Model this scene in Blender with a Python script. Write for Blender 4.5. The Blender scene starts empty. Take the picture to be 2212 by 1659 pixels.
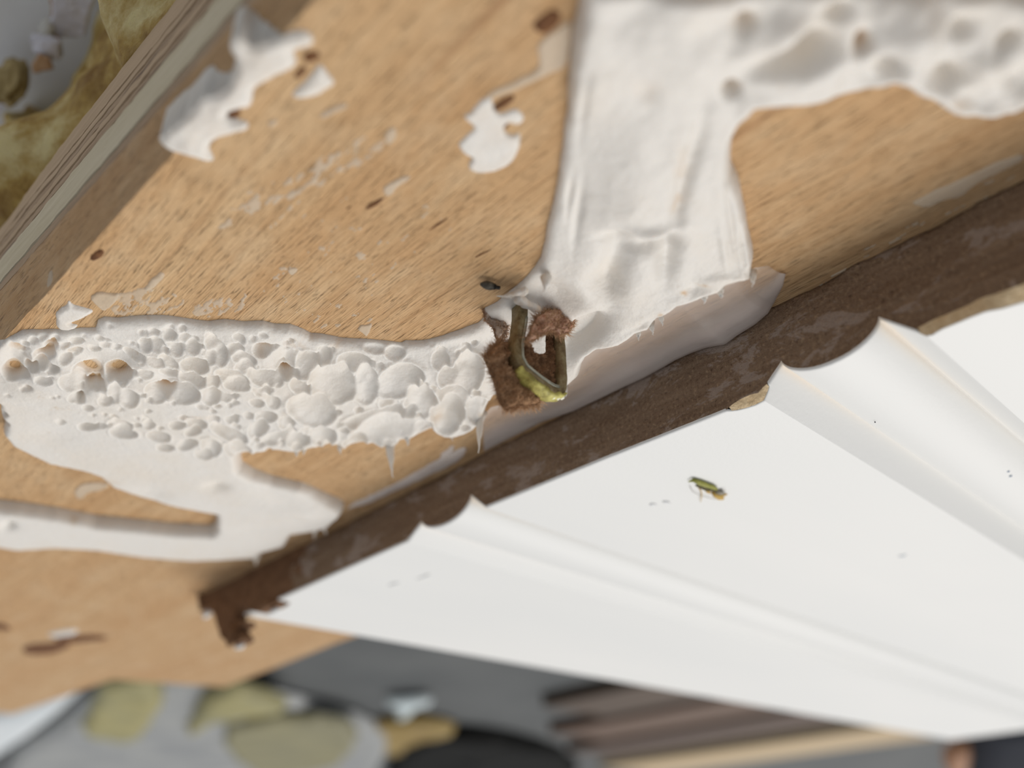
import bpy, math, random
import numpy as np
from mathutils import Matrix

# ------------------------------------------------------------------ camera, world, sun, exposure
# all lengths are worked out in millimetres and scaled to metres when a mesh is made
MM = 0.001
F = 1790.0; CX, CY = 1106.0, 829.5
RM = np.array([[0.6891646, 0.3907324, 0.6102298], [-0.7242522, 0.3451687, 0.5969232], [0.022605, -0.8533386, 0.5208668]])
CAM = np.array([0.0419283, 0.0461339, 0.034576]) * 1000.0
scn = bpy.context.scene
col = scn.collection
cd = bpy.data.cameras.new('camera'); co = bpy.data.objects.new('camera', cd); col.objects.link(co)
cd.sensor_fit = 'HORIZONTAL'; cd.sensor_width = 36.0; cd.lens = F / 2212.0 * 36.0
cd.clip_start = 0.002; cd.clip_end = 20.0
m4 = Matrix(RM.tolist()).to_4x4(); m4.translation = [v * MM for v in CAM]
co.matrix_world = m4
cd.dof.use_dof = True; cd.dof.focus_distance = 0.0595; cd.dof.aperture_fstop = cd.lens / 1.5
scn.camera = co
w = bpy.data.worlds.new('world'); scn.world = w; w.use_nodes = True
w.node_tree.nodes['Background'].inputs[0].default_value = (0.93, 0.96, 1.0, 1)
w.node_tree.nodes['Background'].inputs[1].default_value = 0.34
sl = bpy.data.lights.new('window_daylight', 'SUN'); so = bpy.data.objects.new('window_daylight', sl); col.objects.link(so)
sl.energy = 2.4; sl.angle = math.radians(50); sl.color = (1.0, 0.97, 0.93)
from mathutils import Vector
el = math.radians(54)
so.rotation_euler = Vector((-0.16 * math.cos(el), -0.98 * math.cos(el), math.sin(el))).to_track_quat('Z', 'Y').to_euler()
vs = scn.view_settings
vs.view_transform = 'Standard'; vs.look = 'None'; vs.exposure = 0.0; vs.gamma = 1.0; vs.use_curve_mapping = False
scn.cycles.use_denoising = True

# ------------------------------------------------------------------ geometry helpers
def ray(x, y):
    return RM @ np.array([(x - CX) / F, -(y - CY) / F, -1.0])
def at(x, y, z=0.0):                       # point of the plane z = const (mm) seen along a sight line
    d = ray(x, y); return CAM + d * ((z - CAM[2]) / d[2])
def aty(x, y, Y=0.0):
    d = ray(x, y); return CAM + d * ((Y - CAM[1]) / d[1])
def atline(x, y, a=38.51, b=-0.06):        # the sawn edge of the plywood, Y = a + b X
    d = ray(x, y); return CAM + d * ((a + b * CAM[0] - CAM[1]) / (d[1] - b * d[0]))
_tabs = {}
def vnoise(x, y, seed=0):
    if seed not in _tabs: _tabs[seed] = np.random.RandomState(seed).rand(256, 256)
    t = _tabs[seed]
    xi = np.floor(x).astype(int); yi = np.floor(y).astype(int)
    fx = x - xi; fy = y - yi; fx = fx * fx * (3 - 2 * fx); fy = fy * fy * (3 - 2 * fy)
    a = t[xi & 255, yi & 255]; b = t[(xi + 1) & 255, yi & 255]; c = t[xi & 255, (yi + 1) & 255]; d = t[(xi + 1) & 255, (yi + 1) & 255]
    return (a * (1 - fx) + b * fx) * (1 - fy) + (c * (1 - fx) + d * fx) * fy * 1.0
def fbm(x, y, seed=0, o=4):
    x = np.asarray(x, float); y = np.asarray(y, float)
    s = 0; a = 0.5; tot = 0
    for k in range(o):
        s = s + a * vnoise(x * 2 ** k + 17.3 * k, y * 2 ** k - 9.1 * k, seed + k); tot += a; a *= 0.5
    return s / tot - 0.5
def sstep(a, b, x):
    t = np.clip((x - a) / (b - a), 0, 1); return t * t * (3 - 2 * t)
def make_mesh(name, V, faces, smooth=True, attr=None):
    V = np.asarray(V, float) * MM
    me = bpy.data.meshes.new(name)
    if isinstance(faces, np.ndarray):
        n, k = faces.shape
        me.vertices.add(len(V)); me.vertices.foreach_set('co', V.astype(np.float32).ravel())
        me.loops.add(n * k); me.loops.foreach_set('vertex_index', faces.astype(np.int32).ravel())
        me.polygons.add(n); me.polygons.foreach_set('loop_start', np.arange(0, n * k, k, dtype=np.int32))
        me.update(calc_edges=True); me.validate()
    else:
        me.from_pydata(V.tolist(), [], [tuple(f) for f in faces])
    me.polygons.foreach_set('use_smooth', np.full(len(me.polygons), smooth))
    for k, v in (attr or {}).items():
        at_ = me.attributes.new(k, 'FLOAT', 'POINT'); at_.data.foreach_set('value', np.asarray(v, np.float32))
    me.update()
    return me
def obj(name, me, mat, parent=None):
    o = bpy.data.objects.new(name, me); col.objects.link(o)
    if mat is not None: me.materials.append(mat)
    if parent is not None: o.parent = parent
    return o
def empty(name, loc=(0, 0, 0)):
    o = bpy.data.objects.new(name, None); col.objects.link(o); o.empty_display_size = 0.005
    return o
def tag(o, label, cat, group=None, kind=None):
    o['label'] = label
    if cat: o['category'] = cat
    if group: o['group'] = group
    if kind: o['kind'] = kind
    return o
def densify(P, step, jit=0.0, seed=0, nscale=1.2):
    P = np.asarray(P, float); out = []
    for a, b in zip(P, np.roll(P, -1, 0)):
        n = max(1, int(np.hypot(*(b - a)) / step))
        for k in range(n): out.append(a + (b - a) * k / n)
    Q = np.array(out)
    if jit:
        Q[:, 0] += jit * 2 * fbm(Q[:, 0] * nscale, Q[:, 1] * nscale, seed + 50, 3)
        Q[:, 1] += jit * 2 * fbm(Q[:, 0] * nscale + 31, Q[:, 1] * nscale, seed + 60, 3)
    return Q
def smoothpoly(P, it=1):                   # corner cutting, keeps the outline soft
    P = np.asarray(P, float)
    for _ in range(it):
        N = np.roll(P, -1, 0); P = np.stack([P * .75 + N * .25, P * .25 + N * .75], 1).reshape(-1, 2)
    return P
def sdf_grid(poly, X, Y):
    best = np.full(X.shape, 1e9); nx = X.copy(); ny = Y.copy(); ins = np.zeros(X.shape, bool)
    for (ax, ay), (bx, by) in zip(poly, np.roll(poly, -1, 0)):
        dx, dy = bx - ax, by - ay; L = dx * dx + dy * dy + 1e-12
        t = np.clip(((X - ax) * dx + (Y - ay) * dy) / L, 0, 1)
        qx = ax + t * dx; qy = ay + t * dy
        d = (X - qx) ** 2 + (Y - qy) ** 2
        m = d < best; best[m] = d[m]; nx[m] = qx[m]; ny[m] = qy[m]
        c = ((ay > Y) != (by > Y))
        if c.any(): ins ^= c & (X < dx * (Y - ay) / (dy if abs(dy) > 1e-12 else 1e-12) + ax)
    return np.sqrt(best), ins, nx, ny
def patch(name, poly, hfun, res, base=None, foot=0.06, mask=None):
    """a sheet of stuff lying on a surface: outline poly (mm), hfun(X, Y, d) thickness above base"""
    poly = np.asarray(poly)
    x0, y0 = poly.min(0) - res * 2; x1, y1 = poly.max(0) + res * 2
    xs = np.arange(x0, x1 + res, res); ys = np.arange(y0, y1 + res, res)
    X, Y = np.meshgrid(xs, ys, indexing='ij')
    d, ins, nx, ny = sdf_grid(poly, X, Y)
    h, extra = hfun(X, Y, np.where(ins, d, 0.0))
    if mask is not None: ins = ins & mask(X, Y)
    cell = ins[:-1, :-1] | ins[1:, :-1] | ins[1:, 1:] | ins[:-1, 1:]
    snap = ~ins & (d < res * 1.6)
    if mask is None:
        X = np.where(snap, nx, X); Y = np.where(snap, ny, Y)
    b = base(X, Y) if base else np.zeros(X.shape)
    Z = b + np.where(ins, h, -foot)
    used = np.zeros(X.shape, bool)
    i, j = np.nonzero(cell)
    for a, c in ((0, 0), (1, 0), (1, 1), (0, 1)): used[i + a, j + c] = True
    idx = np.full(X.shape, -1); idx[used] = np.arange(used.sum())
    faces = np.stack([idx[i, j], idx[i + 1, j], idx[i + 1, j + 1], idx[i, j + 1]], 1)
    V = np.stack([X[used], Y[used], Z[used]], 1)
    return make_mesh(name, V, faces, True, {k: v[used] for k, v in (extra or {}).items()})
def pxpoly(pts, z=0.0):
    return np.array([at(p[0], p[1], p[2] if len(p) > 2 else z)[:2] for p in pts])
def tube(pts, rad, n=8, cap=True, flat=1.0, ax=None):
    """swept tube through pts (mm) with radius list"""
    pts = np.asarray(pts, float); V = []; Fc = []
    up = np.array([0.31, 0.17, 0.93]) if ax is None else np.asarray(ax, float)
    for k, p in enumerate(pts):
        t = pts[min(k + 1, len(pts) - 1)] - pts[max(k - 1, 0)]; t /= np.linalg.norm(t) + 1e-9
        s = np.cross(t, up); s /= np.linalg.norm(s) + 1e-9; u = np.cross(s, t)
        for q in range(n):
            a = 2 * math.pi * q / n
            V.append(p + rad[k] * (math.cos(a) * s + flat * math.sin(a) * u))
    for k in range(len(pts) - 1):
        for q in range(n):
            a = k * n + q; b = k * n + (q + 1) % n; Fc.append((a, b, b + n, a + n))
    if cap:
        Fc.append(tuple(range(n))[::-1]); Fc.append(tuple((len(pts) - 1) * n + q for q in range(n)))
    return V, Fc
def prism(P3, dz):
    """closed prism: top outline P3 (mm, n x 3) and depth vector dz"""
    P = np.asarray(P3, float); n = len(P); dz = np.asarray(dz, float)
    V = np.vstack([P, P + dz])
    Fc = [tuple(range(n)), tuple(range(2 * n - 1, n - 1, -1))] + [(k, k + n, (k + 1) % n + n, (k + 1) % n) for k in range(n)]
    return V, Fc
def blob(c, r, seed, sub=3, amp=.35, fr=1.6):
    import bmesh
    bm = bmesh.new(); bmesh.ops.create_icosphere(bm, subdivisions=sub, radius=1.0)
    V = np.array([v.co[:] for v in bm.verts]); Fc = [[v.index for v in f.verts] for f in bm.faces]; bm.free()
    n = fbm(V[:, 0] * fr + V[:, 2] * .7, V[:, 1] * fr + V[:, 2] * 1.1, seed, 4)
    V = V * (1 + amp * 2 * n)[:, None]
    return V * np.asarray(r) + np.asarray(c), Fc
def strands(bases, dirs, lens, rad, seed, bend=.5):
    """many thin tapering fibres as one mesh"""
    rs = np.random.RandomState(seed); V = []; Fc = []
    for b, d, L in zip(bases, dirs, lens):
        d = d / (np.linalg.norm(d) + 1e-9); e = rs.randn(3) * bend
        p = [b, b + d * L * .5 + e * L * .2, b + d * L + e * L * .5]
        s = np.cross(d, rs.randn(3)); s /= np.linalg.norm(s) + 1e-9; u = np.cross(d, s)
        k0 = len(V)
        for q, rr in zip(p[:2], (rad, rad * .7)):
            for a in (0, 2.094, 4.189): V.append(q + rr * (math.cos(a) * s + math.sin(a) * u))
        V.append(p[2])
        for q in range(3):
            a, c = k0 + q, k0 + (q + 1) % 3
            Fc += [(a, c, c + 3, a + 3), (a + 3, c + 3, k0 + 6)]
    return V, Fc

# ------------------------------------------------------------------ materials
def lin(c):
    return tuple(((v / 255) / 12.92 if v <= 10 else ((v / 255 + .055) / 1.055) ** 2.4) for v in c) + (1.0,)
class NT:
    def __init__(s, name):
        s.m = bpy.data.materials.new(name); s.m.use_nodes = True; s.t = s.m.node_tree; s.b = s.t.nodes['Principled BSDF']
        s.out = s.t.nodes['Material Output']
        s.tc = s.t.nodes.new('ShaderNodeTexCoord')
    def link(s, a, b): s.t.links.new(a, b)
    def vec(s, scale):
        n = s.t.nodes.new('ShaderNodeVectorMath'); n.operation = 'MULTIPLY'; n.inputs[1].default_value = scale
        s.link(s.tc.outputs['Object'], n.inputs[0]); return n.outputs[0]
    def noise(s, scale, detail=4, rough=.55, dist=0.0, nsc=1.0):
        n = s.t.nodes.new('ShaderNodeTexNoise'); n.inputs['Scale'].default_value = nsc; n.inputs['Detail'].default_value = detail
        n.inputs['Roughness'].default_value = rough; n.inputs['Distortion'].default_value = dist
        s.link(s.vec(scale), n.inputs['Vector']); return n.outputs['Fac']
    def ramp(s, f, stops):
        n = s.t.nodes.new('ShaderNodeValToRGB'); e = n.color_ramp.elements
        while len(e) < len(stops): e.new(0.5)
        for k, (p, c) in enumerate(stops):
            e[k].position = p; e[k].color = c if len(c) == 4 else tuple(c) + (1,)
        s.link(f, n.inputs[0]); return n.outputs[0]
    def mix(s, f, a, b, mode='MIX'):
        n = s.t.nodes.new('ShaderNodeMix'); n.data_type = 'RGBA'; n.blend_type = mode
        for sock, v in ((n.inputs[0], f), (n.inputs[6], a), (n.inputs[7], b)):
            if isinstance(v, (int, float)): sock.default_value = v
            elif isinstance(v, tuple): sock.default_value = v
            else: s.link(v, sock)
        return n.outputs[2]
    def attr(s, name):
        n = s.t.nodes.new('ShaderNodeAttribute'); n.attribute_name = name; return n.outputs['Fac']
    def math(s, op, a, b=0.0):
        n = s.t.nodes.new('ShaderNodeMath'); n.operation = op
        for k, v in enumerate((a, b)):
            if isinstance(v, (int, float)): n.inputs[k].default_value = v
            else: s.link(v, n.inputs[k])
        return n.outputs[0]
    def bump(s, h, dist, strength=1.0, prev=None):
        n = s.t.nodes.new('ShaderNodeBump'); n.inputs['Distance'].default_value = dist; n.inputs['Strength'].default_value = strength
        s.link(h, n.inputs['Height'])
        if prev is not None: s.link(prev, n.inputs['Normal'])
        return n.outputs[0]
    def fin(s, color=None, rough=.6, normal=None, spec=.3, **kw):
        if color is not None:
            if isinstance(color, tuple): s.b.inputs['Base Color'].default_value = color
            else: s.link(color, s.b.inputs['Base Color'])
        s.b.inputs['Roughness'].default_value = rough; s.b.inputs['Specular IOR Level'].default_value = spec
        if normal is not None: s.link(normal, s.b.inputs['Normal'])
        for k, v in kw.items(): s.b.inputs[k.replace('_', ' ')].default_value = v
        return s.m
W0 = (0, 0, 0, 1); W1 = (1, 1, 1, 1)
def grey(v): return (v, v, v, 1)

def mat_wood_face():
    n = NT('plywood_face')
    broad = n.noise((10, 170, 170), 3, .5, .3)
    mid = n.noise((40, 1300, 1300), 4, .6, .2)
    fine = n.noise((300, 9500, 9500), 3, .6)
    pore = n.noise((620, 7600, 7600), 2, .5, .2)
    blotch = n.noise((160, 260, 260), 4, .65)
    c = n.ramp(mid, [(.28, lin((192, 154, 112))), (.48, lin((208, 171, 127))), (.72, lin((217, 183, 140)))])
    c = n.mix(n.ramp(broad, [(.35, grey(0)), (.7, grey(.6))]), c, lin((196, 150, 102)))
    c = n.mix(n.ramp(fine, [(.3, grey(.38)), (.5, grey(0))]), c, lin((164, 120, 76)))
    c = n.mix(n.ramp(pore, [(.62, grey(0)), (.76, grey(.48))]), c, lin((140, 100, 64)))
    c = n.mix(n.ramp(blotch, [(.48, grey(0)), (.75, grey(.5))]), c, lin((222, 194, 156)))
    streak = n.noise((12, 520, 520), 2, .4, .2)
    c = n.mix(n.ramp(streak, [(.66, grey(0)), (.73, grey(.5))]), c, lin((146, 100, 62)))
    h = n.math('ADD', n.math('MULTIPLY', fine, .6), n.math('MULTIPLY', mid, .7))
    h = n.math('SUBTRACT', h, n.math('MULTIPLY', n.ramp(pore, [(.58, W0), (.76, W1)]), .6))
    return n.fin(c, .62, n.bump(h, .00026, .9), .25)
def mat_ply(name, a, b, dark, thr=.62, stretch=1.0):
    n = NT(name)
    m_ = n.noise((60 * stretch, 900, 1500), 4, .6, .3)
    d = n.noise((90 * stretch, 300, 2600), 3, .6, .4)
    c = n.ramp(m_, [(.3, lin(a)), (.7, lin(b))])
    c = n.mix(n.ramp(d, [(thr, grey(0)), (thr + .09, grey(.9))]), c, lin(dark))
    return n.fin(c, .75, n.bump(m_, .0002, .6), .2)
def mat_adhesive(name='white_adhesive', base=(229, 224, 217)):
    n = NT(name)
    st = n.attr('stain')
    ns = n.noise((1500, 1500, 1500), 4, .6)
    big = n.noise((140, 140, 140), 3, .6)
    c = n.mix(n.ramp(big, [(.45, grey(0)), (.75, grey(.6))]), lin(base), lin((226, 215, 200)))
    sp = n.noise((420, 420, 420), 4, .7)
    c = n.mix(n.math('MULTIPLY', n.ramp(sp, [(.66, grey(0)), (.76, grey(1))]), .4), c, lin((196, 166, 124)))
    c = n.mix(n.math('MULTIPLY', st, n.math('ADD', .55, n.math('MULTIPLY', ns, .8))), c, lin((200, 160, 108)))
    fine = n.noise((5200, 5200, 5200), 3, .55)
    m_ = n.fin(c, .48, n.bump(n.math('ADD', fine, n.math('MULTIPLY', ns, 2.0)), .00005, .7), .35)
    n.b.inputs['Subsurface Weight'].default_value = .45
    n.b.inputs['Subsurface Radius'].default_value = (1, .9, .8); n.b.inputs['Subsurface Scale'].default_value = .0005
    return m_
def mat_film():
    n = NT('translucent_adhesive_film')
    ns = n.noise((260, 700, 700), 4, .6)
    c = n.ramp(ns, [(.3, lin((210, 196, 188))), (.7, lin((232, 222, 214)))])
    n.fin(c, .35, n.bump(ns, .0001, .6), .4)
    tr = n.t.nodes.new('ShaderNodeBsdfTransparent'); mx = n.t.nodes.new('ShaderNodeMixShader')
    f = n.ramp(n.math('ADD', n.attr('clear'), n.math('MULTIPLY', n.math('SUBTRACT', ns, .5), .5)), [(.0, grey(.12)), (.7, grey(.78))])
    n.link(f, mx.inputs[0]); n.link(n.b.outputs[0], mx.inputs[1]); n.link(tr.outputs[0], mx.inputs[2]); n.link(mx.outputs[0], n.out.inputs[0])
    return n.m
def mat_mdf_edge():
    n = NT('hardboard_cut_edge')
    sp = n.noise((3200, 3200, 3200), 4, .7); st = n.noise((120, 600, 1700), 4, .6, .2)
    c = n.ramp(st, [(.3, lin((138, 113, 92))), (.7, lin((168, 143, 120)))])
    c = n.mix(n.ramp(sp, [(.54, grey(0)), (.68, grey(.85))]), c, lin((196, 168, 138)))
    c = n.mix(n.ramp(sp, [(.3, grey(.75)), (.44, grey(0))]), c, lin((80, 58, 42)))
    g = n.noise((190, 330, 420), 5, .72, .4)
    c = n.mix(n.ramp(g, [(.54, grey(0)), (.59, grey(.6))]), c, lin((198, 182, 172)))
    return n.fin(c, .8, n.bump(n.math('ADD', sp, n.math('MULTIPLY', g, 1.2)), .0005, 1.0), .2)
def mat_simple(name, a, b, sc=(800, 800, 800), rough=.7, bd=.0001, spec=.3, **kw):
    n = NT(name); f = n.noise(sc, 4, .6)
    return n.fin(n.ramp(f, [(.32, lin(a)), (.68, lin(b))]), rough, n.bump(f, bd, .7), spec, **kw)
def mat_paint():
    n = NT('white_painted_face')
    big = n.noise((45, 14, 45), 3, .5); fine = n.noise((2600, 2600, 2600), 3, .6); sm = n.noise((260, 160, 260), 5, .75, .3)
    c = n.ramp(big, [(.3, lin((232, 232, 230))), (.7, lin((238, 237, 234)))])
    c = n.mix(n.ramp(sm, [(.7, grey(0)), (.78, grey(.25))]), c, lin((206, 208, 212)))
    c = n.mix(n.attr('worn'), c, lin((240, 214, 178)))
    return n.fin(c, .5, n.bump(fine, .00004, .5), .4)
def mat_smear(name, clear):
    m_ = mat_adhesive(name, (232, 216, 192)); t = m_.node_tree
    tr = t.nodes.new('ShaderNodeBsdfTransparent'); mx = t.nodes.new('ShaderNodeMixShader'); mx.inputs[0].default_value = clear
    t.links.new(t.nodes['Principled BSDF'].outputs[0], mx.inputs[1]); t.links.new(tr.outputs[0], mx.inputs[2]); t.links.new(mx.outputs[0], t.nodes['Material Output'].inputs[0])
    t.nodes['Principled BSDF'].inputs['Subsurface Weight'].default_value = 0
    return m_
M_SMEAR = mat_smear('thin_adhesive_smear', .42)
M_CRUMB = mat_smear('wiped_adhesive', .5)
M_FACE = mat_wood_face()
M_GLUE = mat_adhesive()
M_FILM = mat_film()
M_EDGE = mat_mdf_edge()
M_PAINT = mat_paint()
M_TORN = mat_simple('torn_board_fibre', (206, 178, 138), (232, 208, 170), (1800, 1800, 1800), .85, .0003)
M_FIBRE = mat_simple('brown_fibre', (124, 90, 62), (186, 146, 110), (2500, 2500, 2500), .9, .0003)
M_HAIR = mat_simple('pale_fibre_hair', (168, 128, 94), (212, 176, 140), (2500, 2500, 2500), .9, .0001)
M_FIBRE2 = mat_simple('pink_brown_fibre', (164, 114, 90), (222, 184, 160), (2500, 2500, 2500), .9, .0003)

# ------------------------------------------------------------------ floor and the things on it, out of focus
ZF = -50.0
fl = obj('floor', make_mesh('floor', [(-3000, -4000, ZF), (1500, -4000, ZF), (1500, 1500, ZF), (-3000, 1500, ZF)], [(0, 1, 2, 3)], False),
         mat_simple('grey_floor', (80, 83, 84), (96, 98, 98), (18, 18, 18), .65, .0004, .2))
fl['kind'] = 'structure'; fl['label'] = 'dull grey floor behind and under the boards'

def slab(name, px, ztop, thick, mat, label, cat, seed=0, jit=0.0, step=6.0, rough_top=0.0, group=None):
    """an irregular flat thing lying on the floor, with real thickness"""
    P = densify(smoothpoly(pxpoly(px, ztop), 1), step, jit, seed, .05)
    hf = lambda X, Y, d: (thick * np.sqrt(np.clip(1 - (1 - np.clip(d / (thick * .8 + .01), 0, 1)) ** 2, 0, 1)) + rough_top * 2 * fbm(X * .035, Y * .035, seed, 4), None)
    me = patch(name, P, hf, max(2.0, (P.max(0) - P.min(0)).max() / 140), lambda X, Y: np.full(X.shape, ztop - thick), 0.0)
    return tag(obj(name, me, mat), label, cat, group)
tag(obj('paper_sheet', make_mesh('paper_sheet', *prism([(-260, 20, -49.4), (40, 20, -49.4), (40, 160, -49.4), (-260, 160, -49.4)], (0, 0, -.55)), smooth=False),
        mat_simple('pale_grey_sheet', (238, 239, 240), (246, 247, 248), (120, 120, 120), .5, .0002)),
    'pale grey sheet lying on the floor beyond the yellow foam', 'sheet')
M_PALE = mat_simple('pale_facing', (205, 212, 216), (222, 226, 228), (40, 40, 40), .6)
M_RES = mat_simple('yellow_residue', (142, 138, 104), (168, 158, 106), (35, 35, 35), .6, .0006)
slab('insulation_offcut', [(243, 1463), (150, 1494), (0, 1542), (-180, 1592), (-180, 1740), (0, 1646), (110, 1578)], -38, 12, M_PALE,
     'pale bluish white insulation offcut beyond the far corner of the plywood', 'offcut', 3, .5)
slab('plastic_sheet', [(0, 1652), (130, 1580), (243, 1480), (480, 1490), (700, 1546), (790, 1570), (850, 1610), (800, 1700), (400, 1760), (0, 1760)], -42, 6,
     mat_simple('grey_plastic', (140, 142, 144), (164, 165, 162), (25, 25, 25), .4, .001),
     'crumpled light grey plastic sheet smeared with yellow foam', 'plastic sheet', 5, 2, 6, 2.5)
slab('foam_residue', [(236, 1480), (330, 1490), (352, 1520), (330, 1560), (305, 1600), (260, 1612), (160, 1592), (200, 1535)], -37.5, 5, M_RES,
     'dull yellow green foam lump nearest the pale insulation offcut', 'foam residue', 7, 3, 5, 2)
slab('foam_residue', [(395, 1600), (420, 1545), (470, 1500), (545, 1508), (640, 1545), (560, 1550), (480, 1565), (430, 1590)], -36, 6, M_RES,
     'arched mustard yellow foam smear in the middle of the grey plastic', 'foam residue', 9, 2, 5, 2)
slab('foam_residue', [(470, 1585), (560, 1560), (720, 1556), (790, 1590), (720, 1670), (560, 1680), (500, 1640)], -38, 4,
     mat_simple('olive_residue', (130, 126, 100), (146, 140, 106), (35, 35, 35), .6, .0006),
     'wide olive foam smear at the bottom of the grey plastic', 'foam residue', 11, 3, 5, 2)
slab('foam_residue', [(800, 1585), (850, 1565), (930, 1566), (1000, 1588), (930, 1600), (870, 1640), (815, 1640)], -43, 5,
     mat_simple('tan_residue', (140, 116, 62), (160, 136, 76), (35, 35, 35), .6, .0006),
     'brownish yellow foam crumb between grey plastic and black bag', 'foam residue', 13, 3, 6, 3)
slab('plastic_scrap', [(820, 1525), (900, 1518), (945, 1524), (900, 1535), (885, 1556), (850, 1560), (868, 1536)], -44, 3,
     mat_simple('pale_scrap', (190, 206, 208), (208, 218, 220), (30, 30, 30), .4),
     'small pale T shaped plastic scrap on the grey floor', 'scrap', 14, 1, 6)
slab('plastic_bag', [(830, 1665), (900, 1612), (960, 1600), (1050, 1604), (1190, 1632), (1260, 1680), (1200, 1760), (850, 1760)], -40, 9,
     mat_simple('black_plastic', (8, 9, 8), (18, 18, 17), (20, 20, 20), .8, .001, .1),
     'black plastic bag at the bottom edge beyond the white panel', 'bag', 15, 3, 8, 3)
PLK = ((74, 60, 48), (88, 71, 57)), ((90, 67, 52), (103, 79, 62)), ((72, 53, 40), (86, 64, 49)), ((188, 164, 128), (208, 184, 146))
lbl = ('grey brown plank farthest from the pale tan plank', 'reddish brown plank in the middle of the plank row', 'dark brown plank right behind the pale tan plank', 'pale tan plank at the end of the brown plank row')
p0 = at(1500, 1578, -44)
for k, (px0, px1) in enumerate((((1232, 1512), (1340, 1500)), ((1250, 1570), (1500, 1540)), ((1280, 1612), (1600, 1575)), ((1330, 1654), (1700, 1598)))):
    ya = at(*px0, -44)[1]
    yb = ya - (50 if k < 3 else 70)
    xa = at(1222, (1535, 1588, 1622, 1652)[k], -44)[0]
    V, Fc = prism([(xa, ya - 2, -44), (xa, yb, -44), (xa + 900, yb, -44), (xa + 900, ya - 2, -44)], (0, 0, -5.9))
    tag(obj('plank', make_mesh('plank', V, Fc, False), mat_simple('plank_%d' % k, PLK[k][0], PLK[k][1], (6, 60, 60), .6)), lbl[k], 'plank', 'planks on the floor')
slab('storage_box', [(2075, 1606), (2140, 1596), (2400, 1560), (2400, 1740), (2100, 1740)], -20, 29, mat_simple('navy_plastic', (12, 18, 30), (20, 26, 40), (20, 20, 20), .8, .0001, .1),
     'dark navy box past the far right corner of the white panel', 'box', 17)
slab('wood_scrap', [(2040, 1652), (2075, 1634), (2110, 1640), (2095, 1690), (2050, 1690)], -18, 8, mat_simple('orange_scrap', (150, 104, 70), (168, 120, 82), (30, 30, 30), .6),
     'small orange brown scrap in front of the navy box', 'scrap', 18)

# ------------------------------------------------------------------ plywood board
YCH = lambda X: 37.19 - 0.05 * X + .22 * fbm(np.asarray(X) * .35, np.zeros_like(X) + 3.3, 71, 4)
YED = lambda X: 38.33 - 0.06 * X + .12 * fbm(np.asarray(X) * .8, np.zeros_like(X) + 8.3, 72, 3)
def zwood(X, Y):
    a, b = YCH(X), YED(X); return -3.0 * np.clip((Y - a) / (b - a), 0, 1.2)
ply = empty('plywood_board')
tag(ply, 'tan plywood board with layered sawn edge, glue smeared over its face', 'plywood board')
xs = np.arange(62, -170, -.5)
far = [at(0, 1555)[:2], at(243, 1468)[:2], at(485, 1484)[:2], at(600, 1440)[:2], at(722, 1391)[:2], np.array([62.0, -27.4])]
far[0] = np.array([-168.0, far[0][1]])
def outline(z, edge):          # board outline at height z with the given near edge
    return np.array([(x, y, z) for x, y in zip(xs, edge)] + [(p[0], p[1], z) for p in far])
n = len(xs); m = len(far)
top = outline(0, YCH(xs)); mid = outline(-3.0, YED(xs)); midb = outline(-3.7, YED(xs))
V = np.vstack([top, mid, midb]); N = n + m
Fc = [tuple(range(N))[::-1]]
for lv in (0, 1):
    Fc += [(lv * N + k, lv * N + (k + 1) % N, (lv + 1) * N + (k + 1) % N, (lv + 1) * N + k) for k in range(N)]
me = make_mesh('face_veneer', V, Fc, False); obj('face_veneer', me, M_FACE, ply)
M_P1 = mat_ply('ply_pale', (208, 194, 164), (226, 214, 188), (130, 106, 84), .66)
M_P2 = mat_ply('ply_brown', (166, 140, 114), (196, 170, 142), (84, 62, 52), .6)
M_P3 = mat_ply('ply_tan', (190, 164, 134), (208, 182, 152), (132, 104, 86), .66)
M_PD = mat_ply('ply_dark_line', (84, 64, 54), (120, 98, 82), (52, 36, 30), .55, 1.6)
lay = [(-2.75, -3.9, .02, M_P2), (-3.9, -4.15, -.12, M_PD), (-4.15, -8.1, .06, M_P1), (-8.1, -8.4, -.14, M_PD), (-8.4, -9.3, .0, M_P2), (-9.3, -9.55, -.12, M_PD),
       (-9.55, -10.4, .05, M_P3), (-10.4, -10.65, -.12, M_PD), (-10.65, -11.5, .0, M_P2), (-11.5, -11.72, -.1, M_PD), (-11.72, -12.6, .04, M_P3), (-12.6, -12.85, -.12, M_PD), (-12.85, -15.8, .05, M_P3)]
for k, (z1, z2, off, mt) in enumerate(lay):
    z1 -= .8; z2 -= .8
    e = YED(xs) + off + .12 * fbm(xs * .9, np.zeros_like(xs) + 5 * k, 80 + k, 4)
    if k == len(lay) - 1:      # outer veneer has a chipped back edge
        e2 = e + 0
    w1 = .12 * fbm(xs * .25, np.zeros_like(xs) + 2.7 * k, 95, 3); w2 = .12 * fbm(xs * .25, np.zeros_like(xs) + 2.7 * (k + 1), 95, 3)
    if k == 0: w1 = w1 * 0
    A = outline(z1, e); B = outline(z2, e); A[:n, 2] += w1; B[:n, 2] += w2
    if k == len(lay) - 1: B[:n, 2] += 1.1 * sstep(.1, .3, fbm(xs * .12, np.zeros_like(xs) + 1.3, 99, 4))
    Vv = np.vstack([A, B]); Fq = [tuple(range(N))[::-1], tuple(range(N, 2 * N))] + [(q, (q + 1) % N, (q + 1) % N + N, q + N) for q in range(N)]
    obj('glue_line' if mt is M_PD else 'veneer_layer', make_mesh('veneer_layer', Vv, Fq, False), mt, ply)
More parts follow.
